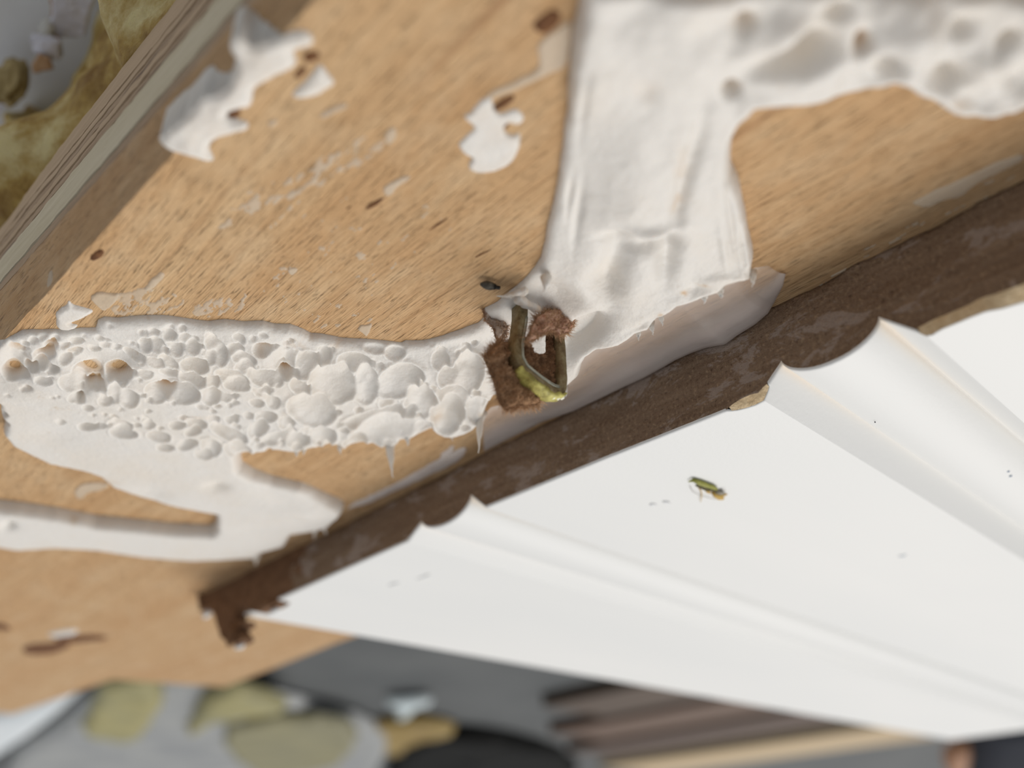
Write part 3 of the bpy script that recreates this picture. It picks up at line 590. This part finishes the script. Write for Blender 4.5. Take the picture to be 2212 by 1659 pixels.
def glue_h(X, Y, d):
    res = X[1, 0] - X[0, 0]; x0, y0 = X[0, 0], Y[0, 0]
    lower = sstep(-20, -34, X) * sstep(30, 12, Y)
    H = 1.5 + .2 * sstep(7, 13, X) + .4 * sstep(28, 34, X) + .25 * fbm(X * .12, Y * .12, 410, 3)
    H = H + sstep(9, 14, X) * ((.35 + 2.0 * sstep(27, 33, X)) * fbm(X * .27, Y * .27, 411, 3) + .15 * fbm(X * .8, Y * .8, 412, 3))
    # raised ragged rim where the panel was torn away, next to the white panel
    H = H + .35 * np.exp(-((Y - 6.0) / 1.6) ** 2) * (X > -14)
    UP = pxpoly(up[:46]); du = np.full(X.shape, 1e9)
    for (ax, ay), (bx, by) in zip(UP[:-1], UP[1:]):
        dx, dy = bx - ax, by - ay; t = np.clip(((X - ax) * dx + (Y - ay) * dy) / (dx * dx + dy * dy), 0, 1)
        du = np.minimum(du, (X - ax - t * dx) ** 2 + (Y - ay - t * dy) ** 2)
    du = np.sqrt(du)
    ramp = .45 + .55 * sstep(.3, 4.5, du)
    H = H * ramp
    e = np.sqrt(np.clip(1 - (1 - np.clip(d / .75, 0, 1)) ** 2, 0, 1))
    pit = np.zeros(X.shape); fl_ = np.zeros(X.shape); lipm = np.zeros(X.shape); soft = np.zeros(X.shape)
    rs = np.random.RandomState(5)
    fillers = []
    fr = np.random.RandomState(77)
    for _ in range(330):
        px, py = fr.uniform(10, 1040), fr.uniform(700, 970)
        if py > 905 + .03 * px and px < 420: continue
        if px < 200 and py > 850: continue
        k_ = .6 + .6 * min(1, px / 600)
        fillers.append((px, py, fr.uniform(5, 10) * k_, fr.uniform(3, 5) * k_, fr.uniform(-10, 30), 0))
    fset = set(fillers)
    for (px, py, rx, ry, ang, wd) in CELL + fillers:
        c, Ai, i0, i1, j0, j1, r0 = ellipse_window(px, py, rx * 1.13, ry * 1.13, ang, .25 if wd >= .95 else .9, 1.4, x0, y0, res, X.shape)
        if i1 <= i0 or j1 <= j0: continue
        xx = X[i0:i1, j0:j1] - c[0]; yy = Y[i0:i1, j0:j1] - c[1]
        wob = 1 + .22 * fbm(X[i0:i1, j0:j1] * 1.1, Y[i0:i1, j0:j1] * 1.1, 420, 2)
        r = np.hypot(Ai[0, 0] * xx + Ai[0, 1] * yy, Ai[1, 0] * xx + Ai[1, 1] * yy) * wob
        dep = min(1.0, .16 + .62 * r0) * (.85 + .3 * rs.rand())
        if wd >= .95: dep = 2.2
        elif wd > 0: dep = max(dep, .75 + .4 * wd)
        sk = (xx * .86 + yy * .51) / (np.hypot(xx, yy) + 1e-6) * np.minimum(r, 1)
        f = dep * 1.5 * np.clip(1 - r ** 2.4, 0, 1) ** .6 * (.64 + .5 * sk)
        lipm[i0:i1, j0:j1] = np.maximum(lipm[i0:i1, j0:j1], min(.22, .09 + .1 * r0) * np.exp(-((r - 1.02) / .13) ** 2))
        if (px, py, rx, ry, ang, wd) in fset and pit[(i0 + i1) // 2, (j0 + j1) // 2] > .06: continue
        pit[i0:i1, j0:j1] = np.maximum(pit[i0:i1, j0:j1], f)
        if wd > 0: fl_[i0:i1, j0:j1] = np.maximum(fl_[i0:i1, j0:j1], wd * np.clip(1.25 - r, 0, 1))
    for _ in range(2):
        q = pit.copy(); q[1:-1, 1:-1] = (pit[1:-1, 1:-1] * 4 + 2 * (pit[:-2, 1:-1] + pit[2:, 1:-1] + pit[1:-1, :-2] + pit[1:-1, 2:]) + pit[:-2, :-2] + pit[2:, 2:] + pit[:-2, 2:] + pit[2:, :-2]) / 16; pit = q
    for (px, py, rx, ry, ang, dp) in SOFT + [(q[0], q[1] - 4, q[2] * 1.9, q[3] * 2.3, q[4], .8 * q[5]) for q in CELL if q[5] >= .8]:
        c, Ai, i0, i1, j0, j1, r0 = ellipse_window(px, py, rx, ry, ang, 1.1, 2.4, x0, y0, res, X.shape)
        if i1 <= i0 or j1 <= j0: continue
        xx = X[i0:i1, j0:j1] - c[0]; yy = Y[i0:i1, j0:j1] - c[1]
        r2 = (Ai[0, 0] * xx + Ai[0, 1] * yy) ** 2 + (Ai[1, 0] * xx + Ai[1, 1] * yy) ** 2
        soft[i0:i1, j0:j1] += dp * (1.5 if px > 1500 and py < 260 else 1.4 if 1250 < px < 1480 and py > 430 else 1.0) * np.exp(-r2 * 1.1)
    rough = .05 * fbm(X * 2.2, Y * 2.2, 430, 4) + .02 * fbm(X * 7, Y * 7, 431, 2)
    left = sstep(9, 4, X) * sstep(-34, -26, X + 0 * Y)
    small = 0
    h = (H - np.minimum(soft, H * .92) - small) * e - np.minimum(pit, np.where(fl_ > .2, 9, H * .82)) * np.clip(d / .5, 0, 1) + rough * e + lipm * np.clip(1 - pit / .35, 0, 1) * np.clip(d / .6, 0, 1)
    h = np.where((fl_ < .75) & (d > 0), np.maximum(h, .05 * np.clip(d / .1, 0, 1)), h)
    stain = np.clip(1.2 - h / .42, 0, 1) * np.clip(d / .4, 0, 1) * np.clip(fl_ * 1.4, .0, 1) * .85
    brown = np.zeros(X.shape)
    for (px, py, rx, ry, s_) in ((1580, 176, 14, 10, .7), (1854, 80, 14, 22, .75), (1602, 40, 22, 16, .4), (2060, 210, 26, 12, .35), (1396, 186, 34, 24, .22), (1470, 365, 18, 60, .25), (1460, 430, 14, 24, .4), (1474, 622, 8, 5, 1.0), (1515, 605, 12, 4, .7),
                             (1425, 668, 6, 5, .8), (1600, 607, 14, 4, .6), (1350, 740, 34, 6, .7), (1296, 756, 20, 6, .7), (640, 760, 18, 8, .5), (560, 770, 16, 6, .35), (670, 752, 24, 4, .4), (764, 925, 8, 5, .6), (430, 900, 30, 5, .25), (360, 838, 30, 5, .25),
                             (725, 765, 14, 8, .35), (945, 905, 14, 8, .4), (1690, 170, 16, 8, .3), (230, 1040, 26, 8, .3)):
        c, Ai, i0, i1, j0, j1, r0 = ellipse_window(px, py, rx, ry, 0, 1.3, 2.0, x0, y0, res, X.shape)
        if i1 <= i0 or j1 <= j0: continue
        xx = X[i0:i1, j0:j1] - c[0]; yy = Y[i0:i1, j0:j1] - c[1]
        r2 = (Ai[0, 0] * xx + Ai[0, 1] * yy) ** 2 + (Ai[1, 0] * xx + Ai[1, 1] * yy) ** 2
        brown[i0:i1, j0:j1] = np.maximum(brown[i0:i1, j0:j1], s_ * np.exp(-r2) * np.clip(.6 + 2.2 * fbm(X[i0:i1, j0:j1] * 2.5, Y[i0:i1, j0:j1] * 2.5, 440, 3), 0, 1))
    return h, {'stain': np.maximum(stain, brown)}
me = patch('bubbled_bead', GP, glue_h, .095, zwood, .04)
bead = obj('bubbled_bead', me, M_GLUE, glue)
# peaks pulled up when the panel came off
def peak(px, pz, tip, r0, seed, sag=None):
    b = at(px[0], px[1], pz); c = b.copy()
    d = ray(*tip); t = ((c[0] - CAM[0]) * d[0] + (c[1] - CAM[1]) * d[1]) / (d[0] ** 2 + d[1] ** 2); T = CAM + d * t
    n = 9; pts = []; rad = []
    rs = np.random.RandomState(seed)
    for k in range(n):
        s = k / (n - 1); p = c + (T - c) * s; p[:2] += rs.randn(2) * .04 * s
        pts.append(p); rad.append(r0 * ((1 - s) ** 1.25 * .92 + .06) * (1 + .12 * math.sin(9 * s + seed)))
    V, Fc = tube([pts[0] - np.array([0, 0, .5])] + pts, [r0 * 1.5] + rad, 10)
    obj('pulled_peak', make_mesh('pulled_peak', V, Fc), M_GLUE, bead)
for k, a in enumerate([((1037, 903), 1.3, (1034, 978), .42), ((842, 965), 1.2, (849, 1032), .46), ((1379, 720), 1.6, (1379, 736), .20), ((1408, 708), 1.6, (1412, 724), .18), ((1429, 690), 1.6, (1431, 704), .16), ((1522, 643), 1.6, (1522, 655), .22),
                       ((1556, 632), 1.6, (1559, 645), .24), ((1223, 845), 1.6, (1222, 860), .14), ((553, 1200), 1.2, (553, 1221), .5), ((1180, 612), 1.5, (1176, 634), .26), ((640, 972), 1.3, (641, 987), .3), ((657, 970), 1.3, (656, 984), .22),
                       ((880, 950), 1.3, (882, 965), .2), ((1627, 600), 1.6, (1626, 618), .22), ((973, 940), 1.3, (978, 952), .2), ((734, 968), 1.3, (736, 981), .22), ((700, 1135), 1.1, (703, 1156), .35), ((680, 1145), 1.1, (678, 1166), .3)]):
    peak(*a, 500 + k)
# clear film squeezed out along the foot of the white panel
fa = [(1697, 592), (1690, 618), (1676, 636), (1671, 656), (1659, 677), (1631, 701), (1592, 725), (1566, 744), (1526, 751), (1490, 764), (1457, 779), (1435, 792), (1392, 816), (1348, 836), (1305, 857), (1262, 877), (1240, 888), (1190, 905), (1137, 923), (1077, 938), (1046, 944)]
fb = [(1640, 572), (1622, 580), (1600, 590), (1585, 596), (1566, 604), (1530, 620), (1490, 640), (1460, 652), (1420, 676), (1400, 700), (1370, 712), (1340, 728), (1290, 748), (1262, 770), (1245, 800), (1230, 820), (1200, 840), (1150, 860), (1100, 868), (1060, 880), (1040, 905)]
A = np.array([aty(*p, .28) for p in fa]); B = np.array([at(p[0], p[1], .55) for p in fb])
A[0] = at(1697, 592, .15); A[1] = at(1691, 618, .12)
A[2] = (A[1] * .4 + A[3] * .6); B[0] = at(1660, 574, .15); B[1] = at(1632, 578, .35)
tt = np.linspace(0, len(fa) - 1, 160); A = np.stack([np.interp(tt, range(len(fa)), A[:, q]) for q in range(3)], 1); B = np.stack([np.interp(tt, range(len(fa)), B[:, q]) for q in range(3)], 1)
ns = 16; S = np.linspace(0, 1, ns)
P = A[:, None] * (1 - S)[None, :, None] + B[:, None] * S[None, :, None]
P[..., 2] += (.16 * np.sin(S * math.pi)[None] + .10 * fbm(P[..., 0] * .8, P[..., 1] * 1.8, 450, 3) * np.sin(S * math.pi)[None])
P[..., 2] = np.maximum(P[..., 2], .06)
clear = np.repeat((sstep(.15, .62, S) * .55 * (1 - .5 * sstep(.8, 1, S)))[None], 160, 0) + np.repeat(np.exp(-((tt - 0) / 2.5) ** 2)[:, None], ns, 1) * .25
lipv = P[:, :1] * 1.0; lipv[..., 2] -= .3; lipv[..., 1] -= .2
P = np.concatenate([lipv, P], 1); clear = np.concatenate([clear[:, :1], clear], 1); ns += 1
idx = np.arange(160 * ns).reshape(160, ns)
obj('squeezed_film', make_mesh('squeezed_film', P.reshape(-1, 3), np.stack([idx[:-1, :-1], idx[1:, :-1], idx[1:, 1:], idx[:-1, 1:]], -1).reshape(-1, 4), True, {'clear': clear.ravel()}), M_FILM, glue)['label'] = 'translucent squeezed out film'
def thin(px, h, seed, z=0.0, jit=.15, res=.09, wob=.5, thr=None, sc=1.0, sm=1, fill=1.0):
    P = densify(smoothpoly(pxpoly(px, z), sm), .2, jit, seed, 1.3)
    def hf(X, Y, d):
        hh = h * np.clip(d / (h * 1.2), 0, 1) * (1 + wob * 2 * fbm(X * .8, Y * .8, seed, 4)) + .03
        return hh, {'stain': np.clip(.05 + .5 * fbm(X * .6, Y * 1.2, seed + 3, 4), 0, 1) * .6}
    mk = None
    if thr is not None: mk = lambda X, Y: fbm(X * 1.1 * sc, Y * 3.2 * sc, seed + 9, 4) > thr
    return patch('residue', P, hf, res, lambda X, Y: zwood(X, Y) * fill, 0.03 if fill == 1 else 2.2, mk)
cf = thin([(1003, 962), (960, 985), (905, 1015), (870, 1035), (800, 1070), (752, 1092), (748, 1100), (800, 1085), (860, 1058), (920, 1030), (985, 1000), (1010, 975)], .10, 455, res=.12)
obj('squeezed_film', cf, M_FILM, glue)
obj('squeezed_film', thin([(960, 1000), (945, 990), (968, 965), (985, 962), (970, 985)], .15, 456), M_FILM, glue)

# ------------------------------------------------------------------ dry patches of adhesive left on the bare wood
PATCH = [
    ([(340, 302), (352, 290), (372, 272), (400, 250), (420, 228), (440, 205), (462, 200), (485, 190), (500, 165), (512, 130), (495, 110), (494, 92), (512, 82), (530, 90), (545, 100), (580, 86), (620, 66), (650, 60), (676, 70), (682, 86), (668, 102), (640, 104), (632, 112),
      (642, 128), (630, 148), (600, 158), (575, 175), (550, 190), (545, 215), (540, 230), (515, 234), (492, 240), (490, 252), (512, 254), (540, 262), (535, 278), (500, 288), (470, 300), (452, 310), (458, 330), (470, 344), (450, 348), (425, 338), (395, 330), (355, 320)], .30,
     'large ragged white adhesive patch reaching over the sawn edge of the plywood'),
    ([(626, 205), (640, 188), (665, 172), (680, 148), (690, 138), (700, 150), (716, 168), (722, 180), (700, 192), (686, 205), (660, 208), (640, 210)], .28, 'small white four pointed adhesive patch right of the large ragged patch'),
    ([(686, 252), (700, 238), (730, 226), (750, 222), (752, 234), (725, 244), (700, 254)], .10, 'short cream adhesive streak below the four pointed patch'),
    ([(574, 262), (588, 254), (602, 258), (596, 272), (580, 274)], .12, 'tiny white adhesive dab beside the large ragged patch'),
    ([(990, 312), (1000, 300), (1012, 285), (1030, 272), (1010, 262), (1000, 250), (1020, 244), (1028, 228), (1040, 212), (1060, 205), (1062, 225), (1068, 240), (1082, 244), (1112, 234), (1130, 246), (1132, 262), (1112, 268), (1098, 262), (1090, 272), (1096, 288), (1112, 292), (1126, 284),
      (1124, 310), (1118, 330), (1104, 352), (1085, 362), (1060, 372), (1038, 374), (1014, 366), (1012, 350), (1022, 340), (1002, 332)], .14, 'cream splayed adhesive patch in the middle of the bare wood'),
    ([(1044, 210), (1070, 190), (1110, 172), (1160, 150), (1165, 120), (1160, 92), (1200, 60), (1236, 40), (1234, 90), (1228, 140), (1190, 160), (1140, 182), (1100, 198), (1066, 215)], .10, 'long cream adhesive tail running up to the thick white strip'),
    ([(118, 676), (132, 664), (142, 660), (147, 646), (155, 656), (175, 662), (206, 670), (190, 680), (176, 690), (160, 694), (150, 698), (172, 702), (160, 712), (128, 712), (122, 695)], .22, 'star shaped white adhesive flake above the bubbled smear'),
    ([(190, 640), (214, 628), (236, 632), (262, 632), (250, 650), (236, 664), (222, 672), (205, 655)], .12, 'pale adhesive flake right of the star shaped flake'),
    ([(308, 622), (330, 600), (345, 585), (358, 590), (350, 606), (330, 622), (314, 630)], .12, 'grey white adhesive flake left of the bare wood centre'),
    ([(770, 712), (778, 700), (790, 702), (806, 696), (800, 714), (792, 728), (782, 718)], .08, 'little white adhesive fleck just above the bubbled smear'),
    ([(620, 582), (634, 576), (646, 580), (640, 592), (626, 594)], .06, 'little white adhesive ring in the middle of the bare wood'),
    ([(826, 405), (850, 390), (880, 376), (888, 386), (862, 402), (846, 420), (832, 424)], .06, 'thin grey white adhesive smear beside a dark bark fleck'),
    ([(828, 300), (840, 276), (856, 274), (862, 290), (850, 306), (840, 314)], .06, 'thin round white adhesive dab on the upper bare wood'),
    ([(1965, 440), (1990, 425), (2040, 400), (2080, 385), (2120, 365), (2160, 345), (2212, 330), (2212, 345), (2160, 372), (2110, 395), (2075, 425), (2040, 432), (2000, 450)], .06, 'thin grey adhesive smear on the wood beside the near panel edge'),
    ([(160, 1060), (175, 1044), (205, 1040), (240, 1044), (225, 1058), (190, 1062), (182, 1076), (165, 1078)], .10, 'thin cream adhesive curl on the wood between the two glue arms'),
    ([(95, 616), (104, 608), (110, 616), (102, 628), (96, 630)], .08, 'tiny white adhesive fleck near the plywood edge'),
    ([(100, 1368), (150, 1358), (175, 1362), (150, 1372), (110, 1374)], .3, 'bluish white adhesive dab on the far dark knot'),
]
for k, (px, h, lb) in enumerate(PATCH):
    tag(obj('adhesive_patch', thin(px, h, 600 + 7 * k, 0.0, .12, .08 if k != 16 else .4, fill=.06 if k == 0 else 1.0), M_GLUE if h > .13 else M_SMEAR), lb, 'adhesive', 'dry adhesive patches on the bare wood')
# wiped streaks: broken flakes nobody could count
for k, (px, thr, lb) in enumerate([
    ([(450, 470), (500, 430), (600, 390), (680, 345), (760, 310), (840, 270), (865, 280), (820, 330), (740, 380), (640, 420), (540, 470), (470, 500)], .10, 'wiped band of white adhesive crumbs across the upper bare wood'),
    ([(410, 670), (440, 650), (520, 632), (560, 640), (530, 670), (480, 684), (430, 688)], .08, 'scattered white adhesive crumbs just above the bubbled smear'),
    ([(230, 660), (260, 630), (340, 622), (390, 640), (400, 662), (330, 680), (250, 684)], .02, 'white adhesive crumbs left of the bare wood behind the smear'),
    ([(560, 620), (600, 570), (760, 560), (820, 600), (860, 680), (740, 720), (600, 690)], .24, 'sparse white adhesive specks on the lower bare wood'),
    ([(1700, 640), (1780, 590), (1900, 520), (2050, 440), (2212, 350), (2212, 385), (2000, 500), (1850, 570), (1740, 640)], .2, 'sparse whitish adhesive specks along the foot of the panel'),
    ([(440, 560), (520, 500), (700, 410), (900, 420), (1000, 500), (900, 600), (700, 540)], .27, 'sparse white adhesive dust in the centre of the bare wood')]):
    tag(obj('adhesive_crumbs', thin(px, .03, 700 + 11 * k, 0.0, .3, .085, .4, thr), M_CRUMB), lb, 'adhesive', None, 'stuff')

# ------------------------------------------------------------------ staple with torn fibre
stp = empty('metal_staple'); tag(stp, 'bent corroded staple with yellow painted crown standing out of the adhesive', 'staple')
def locate(px, base):           # height above a base point that a sight line passes
    d = ray(*px); t = ((base[0] - CAM[0]) * d[0] + (base[1] - CAM[1]) * d[1]) / (d[0] ** 2 + d[1] ** 2); return CAM + d * t
P1 = at(1122, 652, 0); P2 = at(1202, 690, 0)
Q = [P1 - [0, 0, 1.2], locate((1123, 680), P1), locate((1119, 715), P1), locate((1112, 750), P1), locate((1113, 778), P1 + [0, -.1, 0]), locate((1124, 800), P1 + [0, -.5, 0]), locate((1150, 822), P1 * .65 + P2 * .35), locate((1185, 846), P1 * .25 + P2 * .75),
     locate((1203, 850), P2), locate((1208, 838), P2), locate((1207, 800), P2), locate((1203, 745), P2), locate((1200, 700), P2), P2 - [0, 0, 1.2]]
Q = np.array(Q)
s_ = np.linspace(0, len(Q) - 1, 80); QS = np.stack([np.interp(s_, range(len(Q)), Q[:, q]) for q in range(3)], 1)
for _ in range(2): QS[1:-1] = (QS[:-2] + 2 * QS[1:-1] + QS[2:]) / 4
def ribbon(path, wx, th, off, seed, jag=.06):
    """rectangular wire swept along a path; wx = width along X, th = thickness in the bend plane"""
    V = []; Fc = []; n = 8; ax = np.array([1.0, .15, 0.0]); ax /= np.linalg.norm(ax)
    prof = [(-1, -.7), (-.7, -1), (.7, -1), (1, -.7), (1, .7), (.7, 1), (-.7, 1), (-1, .7)]
    for k, p in enumerate(path):
        t = path[min(k + 1, len(path) - 1)] - path[max(k - 1, 0)]; t = t - ax * (t @ ax); t /= np.linalg.norm(t) + 1e-9; u = np.cross(ax, t)
        for q, (a, b) in enumerate(prof):
            j = 1 + jag * 4 * float(fbm(np.array(k * .35 + q), np.array(q * 2.1), seed, 3))
            V.append(p + off[0] * ax + off[1] * u + ax * a * wx / 2 * j + u * b * th / 2 * j)
    for k in range(len(path) - 1):
        for q in range(n):
            a = k * n + q; b = k * n + (q + 1) % n; Fc.append((a, b, b + n, a + n))
    Fc.append(tuple(range(n))[::-1]); Fc.append(tuple((len(path) - 1) * n + q for q in range(n)))
    return V, Fc
n_ = NT('corroded_steel'); f1 = n_.noise((1400, 1400, 1400), 5, .7); f2 = n_.noise((500, 500, 500), 3, .6)
cc = n_.ramp(f1, [(.3, lin((92, 70, 44))), (.5, lin((134, 118, 84))), (.7, lin((160, 150, 118)))]); cc = n_.mix(n_.ramp(f2, [(.5, grey(0)), (.7, grey(.6))]), cc, lin((112, 82, 50)))
M_STEEL = n_.fin(cc, .5, n_.bump(f1, .00012, .8), .4, Metallic=.25)
V, Fc = ribbon(QS, 1.15, .72, (0, 0), 800, .05); obj('wire', make_mesh('wire', V, Fc), M_STEEL, stp)
V, Fc = ribbon(QS[8:48], .14, .2, (.56, .2), 801); obj('bare_metal_line', make_mesh('bare_metal_line', V, Fc), mat_simple('bare_metal', (150, 152, 138), (186, 188, 174), (1500, 1500, 1500), .35, .00005, .5, Metallic=.5), stp)
V, Fc = ribbon(QS[29:51], 1.12, .3, (.0, -.34), 802, .16); crown = obj('painted_crown', make_mesh('painted_crown', V, Fc), mat_simple('yellow_paint', (134, 122, 62), (224, 216, 124), (900, 900, 900), .5, .00025), stp)
for k, (i, o_) in enumerate([(31, -.5), (34, -.52), (38, -.5), (43, -.52), (48, -.5), (50, -.45), (52, -.4), (46, -.55)]):
    p = QS[i]; V, Fc = blob(p + np.array([.1, -.3 * (k % 2), .35]), (.2, .18, .12), 810 + k, 2, .5, 2); obj('paint_crust', make_mesh('paint_crust', V, Fc), mat_simple('crust_%d' % k, (226, 222, 196), (244, 242, 226), (1500, 1500, 1500), .5), crown)

def atx(x, y, X):
    d = ray(x, y); return CAM + d * ((X - CAM[0]) / d[0])
def plate(name, px, X0, th, nfib, flen, mat, label, seed, frad=.016):
    """a torn flat chunk of fibre board standing in the plane X = X0"""
    P = densify(np.array([atx(a, b, X0)[1:] for a, b in px]), .12, .1, seed, 2.2)
    res = .07; x0, y0 = P.min(0) - .2; x1, y1 = P.max(0) + .2
    X, Y = np.meshgrid(np.arange(x0, x1, res), np.arange(y0, y1, res), indexing='ij')
    d, ins, nx, ny = sdf_grid(P, X, Y)
    cell = ins[:-1, :-1] | ins[1:, :-1] | ins[1:, 1:] | ins[:-1, 1:]
    X = np.where(ins, X, nx); Y = np.where(ins, Y, ny)
    t = np.where(ins, th * np.sqrt(np.clip(1 - (1 - np.clip(d / (th * .8), 0, 1)) ** 2, 0, 1)), 0)
    nn = 1.0 * fbm(X * 1.6, Y * 1.6, seed, 4) + .4 * fbm(X * 6, Y * 6, seed + 5, 3)
    i, j = np.nonzero(cell); used = np.zeros(X.shape, bool)
    for a, c in ((0, 0), (1, 0), (1, 1), (0, 1)): used[i + a, j + c] = True
    N = used.sum(); idx = np.full(X.shape, -1); idx[used] = np.arange(N)
    Vf = np.stack([X0 + (t + nn * np.clip(d / .1, 0, 1))[used], X[used], Y[used]], 1); Vb = np.stack([X0 - (t * .6)[used], X[used], Y[used]], 1)
    q = np.stack([idx[i, j], idx[i + 1, j], idx[i + 1, j + 1], idx[i, j + 1]], 1)
    root = empty(name); tag(root, label, 'wood fibre')
    core_ = obj('torn_core', make_mesh('torn_core', np.vstack([Vf, Vb]), np.vstack([q, q[:, ::-1] + N])), mat, root)
    rs = np.random.RandomState(seed); k = rs.randint(0, N, nfib); b = Vf[k]
    dirs = np.stack([.4 + .5 * rs.rand(nfib), rs.randn(nfib) * .8, rs.randn(nfib) * .8 + .2], 1)
    k2 = rs.randint(0, len(P), nfib); e = np.stack([X0 + rs.uniform(-.2, .5, nfib) * th, P[k2, 0], P[k2, 1]], 1); c = P.mean(0)
    d2 = np.stack([rs.randn(nfib) * .4, P[k2, 0] - c[0], P[k2, 1] - c[1]], 1); d2 /= np.linalg.norm(d2, axis=1)[:, None]; d2 += rs.randn(nfib, 3) * .35
    V, Fc = strands(np.vstack([b, e]), np.vstack([dirs, d2]), flen * np.concatenate([.3 + .5 * rs.rand(nfib), .3 + rs.rand(nfib)]), frad, seed + 1)
    f = obj('fibre_fringe', make_mesh('fibre_fringe', V, Fc), M_HAIR, core_); f['kind'] = 'stuff'
plate('fibre_clump', [(1047, 772), (1060, 752), (1080, 740), (1104, 742), (1112, 790), (1130, 815), (1158, 842), (1172, 862), (1150, 876), (1118, 880), (1090, 884), (1080, 868), (1072, 838), (1062, 810)], P1[0] - 1.15, .55, 2200, .5, M_FIBRE,
      'brown fibrous board remnant hanging on the outer side of the staple', 820)
plate('fibre_clump', [(1124, 715), (1136, 740), (1152, 762), (1178, 776), (1181, 720), (1194, 712), (1204, 780), (1206, 838), (1185, 836), (1150, 812), (1128, 790)], P1[0] - .1, .3, 420, .25, mat_simple('dark_fibre', (104, 74, 50), (146, 110, 80), (2500, 2500, 2500), .9, .0003),
      'dark brown fibre wedge filling the inside of the staple', 830)
plate('fibre_clump', [(1138, 738), (1146, 706), (1156, 688), (1174, 674), (1200, 668), (1224, 680), (1238, 698), (1224, 720), (1204, 726), (1186, 714), (1166, 726), (1150, 736)], P2[0] + .75, .4, 1100, .5, M_FIBRE2,
      'pinkish brown fibre tuft caught over the right staple leg', 840)
plate('fibre_clump', [(1044, 668), (1062, 660), (1090, 668), (1100, 690), (1094, 722), (1084, 740), (1070, 728), (1064, 706), (1048, 692)], at(1070, 690, .5)[0] - .2, .3, 500, .3, mat_simple('grey_fibre', (150, 124, 106), (216, 200, 186), (1800, 1800, 1800), .9, .0003),
      'greyish torn fibre crumb left of the staple foot', 850)

# curled torn skin of adhesive at the staple foot
for k, (pts) in enumerate([[(1072, 642), (1090, 640), (1110, 630), (1135, 622), (1142, 628), (1120, 645), (1098, 650)], [(1108, 650), (1125, 640), (1150, 655), (1166, 664), (1168, 672), (1150, 668), (1128, 662)]]):
    P = densify(pxpoly(pts, 1.0), .15, .12, 860 + k, 2.0)
    me = patch('torn_skin', P, lambda X, Y, d: (1.0 + np.minimum(d, .12) + .7 * fbm(X * 1.2, Y * 1.2, 861 + k, 3), {'stain': np.clip(.25 + fbm(X * 2, Y * 2, 865, 3), 0, 1)}), .06, None, -.9)
    obj('torn_skin', me, M_GLUE, glue)

# ------------------------------------------------------------------ seed husk and green shred
c0 = at(1037, 613, .45); c1 = at(1080, 622, .55)
pts = [c0 + (c1 - c0) * t for t in np.linspace(0, 1, 12)]; rad = [.30 * (math.sin(min(1, t * 1.15 + .05) * math.pi * .92) ** .8 + .06) for t in np.linspace(0, 1, 12)]
hk = empty('seed_husk'); tag(hk, 'tiny dark seed husk lying on the wood above the staple', 'seed')
V, Fc = tube(pts, rad, 12, True, .75); obj('husk', make_mesh('husk', V, Fc), mat_simple('husk_brown', (44, 38, 30), (104, 98, 86), (700, 2500, 2500), .45, .00008), hk)
V, Fc = tube(pts[8:] + [c1 + (c1 - c0) * .02], [r * 1.12 for r in rad[8:]] + [.05], 12); obj('husk_tip', make_mesh('husk_tip', V, Fc), mat_simple('husk_black', (16, 14, 12), (30, 26, 22), (900, 900, 900), .5), hk)
sh = empty('plant_shred'); tag(sh, 'tiny yellow green shred lying on the white panel face', 'debris')
zz = 6.05
def onp(x, y, h): return at(x, y, zz + h)
M_GRN = mat_simple('green_shred', (120, 122, 44), (166, 164, 80), (1800, 1800, 1800), .6)
M_YEL = mat_simple('mustard_shred', (176, 140, 52), (208, 172, 92), (1800, 1800, 1800), .6)
M_DRK = mat_simple('dark_shred', (70, 62, 26), (104, 92, 44), (1800, 1800, 1800), .6)
M_GRY = mat_simple('grey_shred', (136, 130, 116), (160, 152, 138), (1800, 1800, 1800), .6)
def strip(name, px, hs, rs, mat, flat=.6):
    V, Fc = tube([onp(a, b, h * .65) for (a, b), h in zip(px, hs)], rs, 8, True, flat); obj(name, make_mesh(name, V, Fc), mat, sh)
strip('green_blade', [(1487, 1041), (1498, 1037), (1512, 1043), (1525, 1048), (1538, 1052), (1549, 1057)], [.12, .25, .32, .35, .33, .25], [.05, .20, .26, .25, .22, .12], M_GRN)
strip('dark_vein', [(1503, 1048), (1514, 1053), (1526, 1058), (1538, 1058), (1549, 1060)], [.22, .26, .3, .3, .22], [.08, .14, .14, .14, .12], M_DRK)
strip('mustard_tail', [(1538, 1064), (1548, 1070), (1556, 1074), (1562, 1078)], [.1, .15, .18, .12], [.10, .30, .34, .12], M_YEL)
strip('mustard_tail', [(1525, 1058), (1530, 1062), (1534, 1066)], [.14, .14, .08], [.12, .18, .06], M_YEL)
strip('mustard_tail', [(1552, 1070), (1562, 1069), (1571, 1068)], [.14, .14, .06], [.2, .2, .05], M_YEL)
strip('grey_husk', [(1546, 1064), (1556, 1063), (1564, 1067)], [.24, .28, .2], [.14, .28, .10], M_GRY)
strip('grey_husk', [(1560, 1062), (1568, 1058)], [.22, .26], [.05, .02], M_GRY)
strip('fine_thread', [(1508, 1052), (1514, 1060), (1516, 1070), (1513, 1084)], [.15, .12, .1, .06], [.045, .045, .04, .03], M_YEL, 1.0)
strip('fine_thread', [(1490, 1050), (1496, 1062), (1510, 1069), (1530, 1075), (1546, 1079)], [.06, .06, .06, .06, .06], [.02, .02, .02, .02, .015], M_GRY, 1.0)
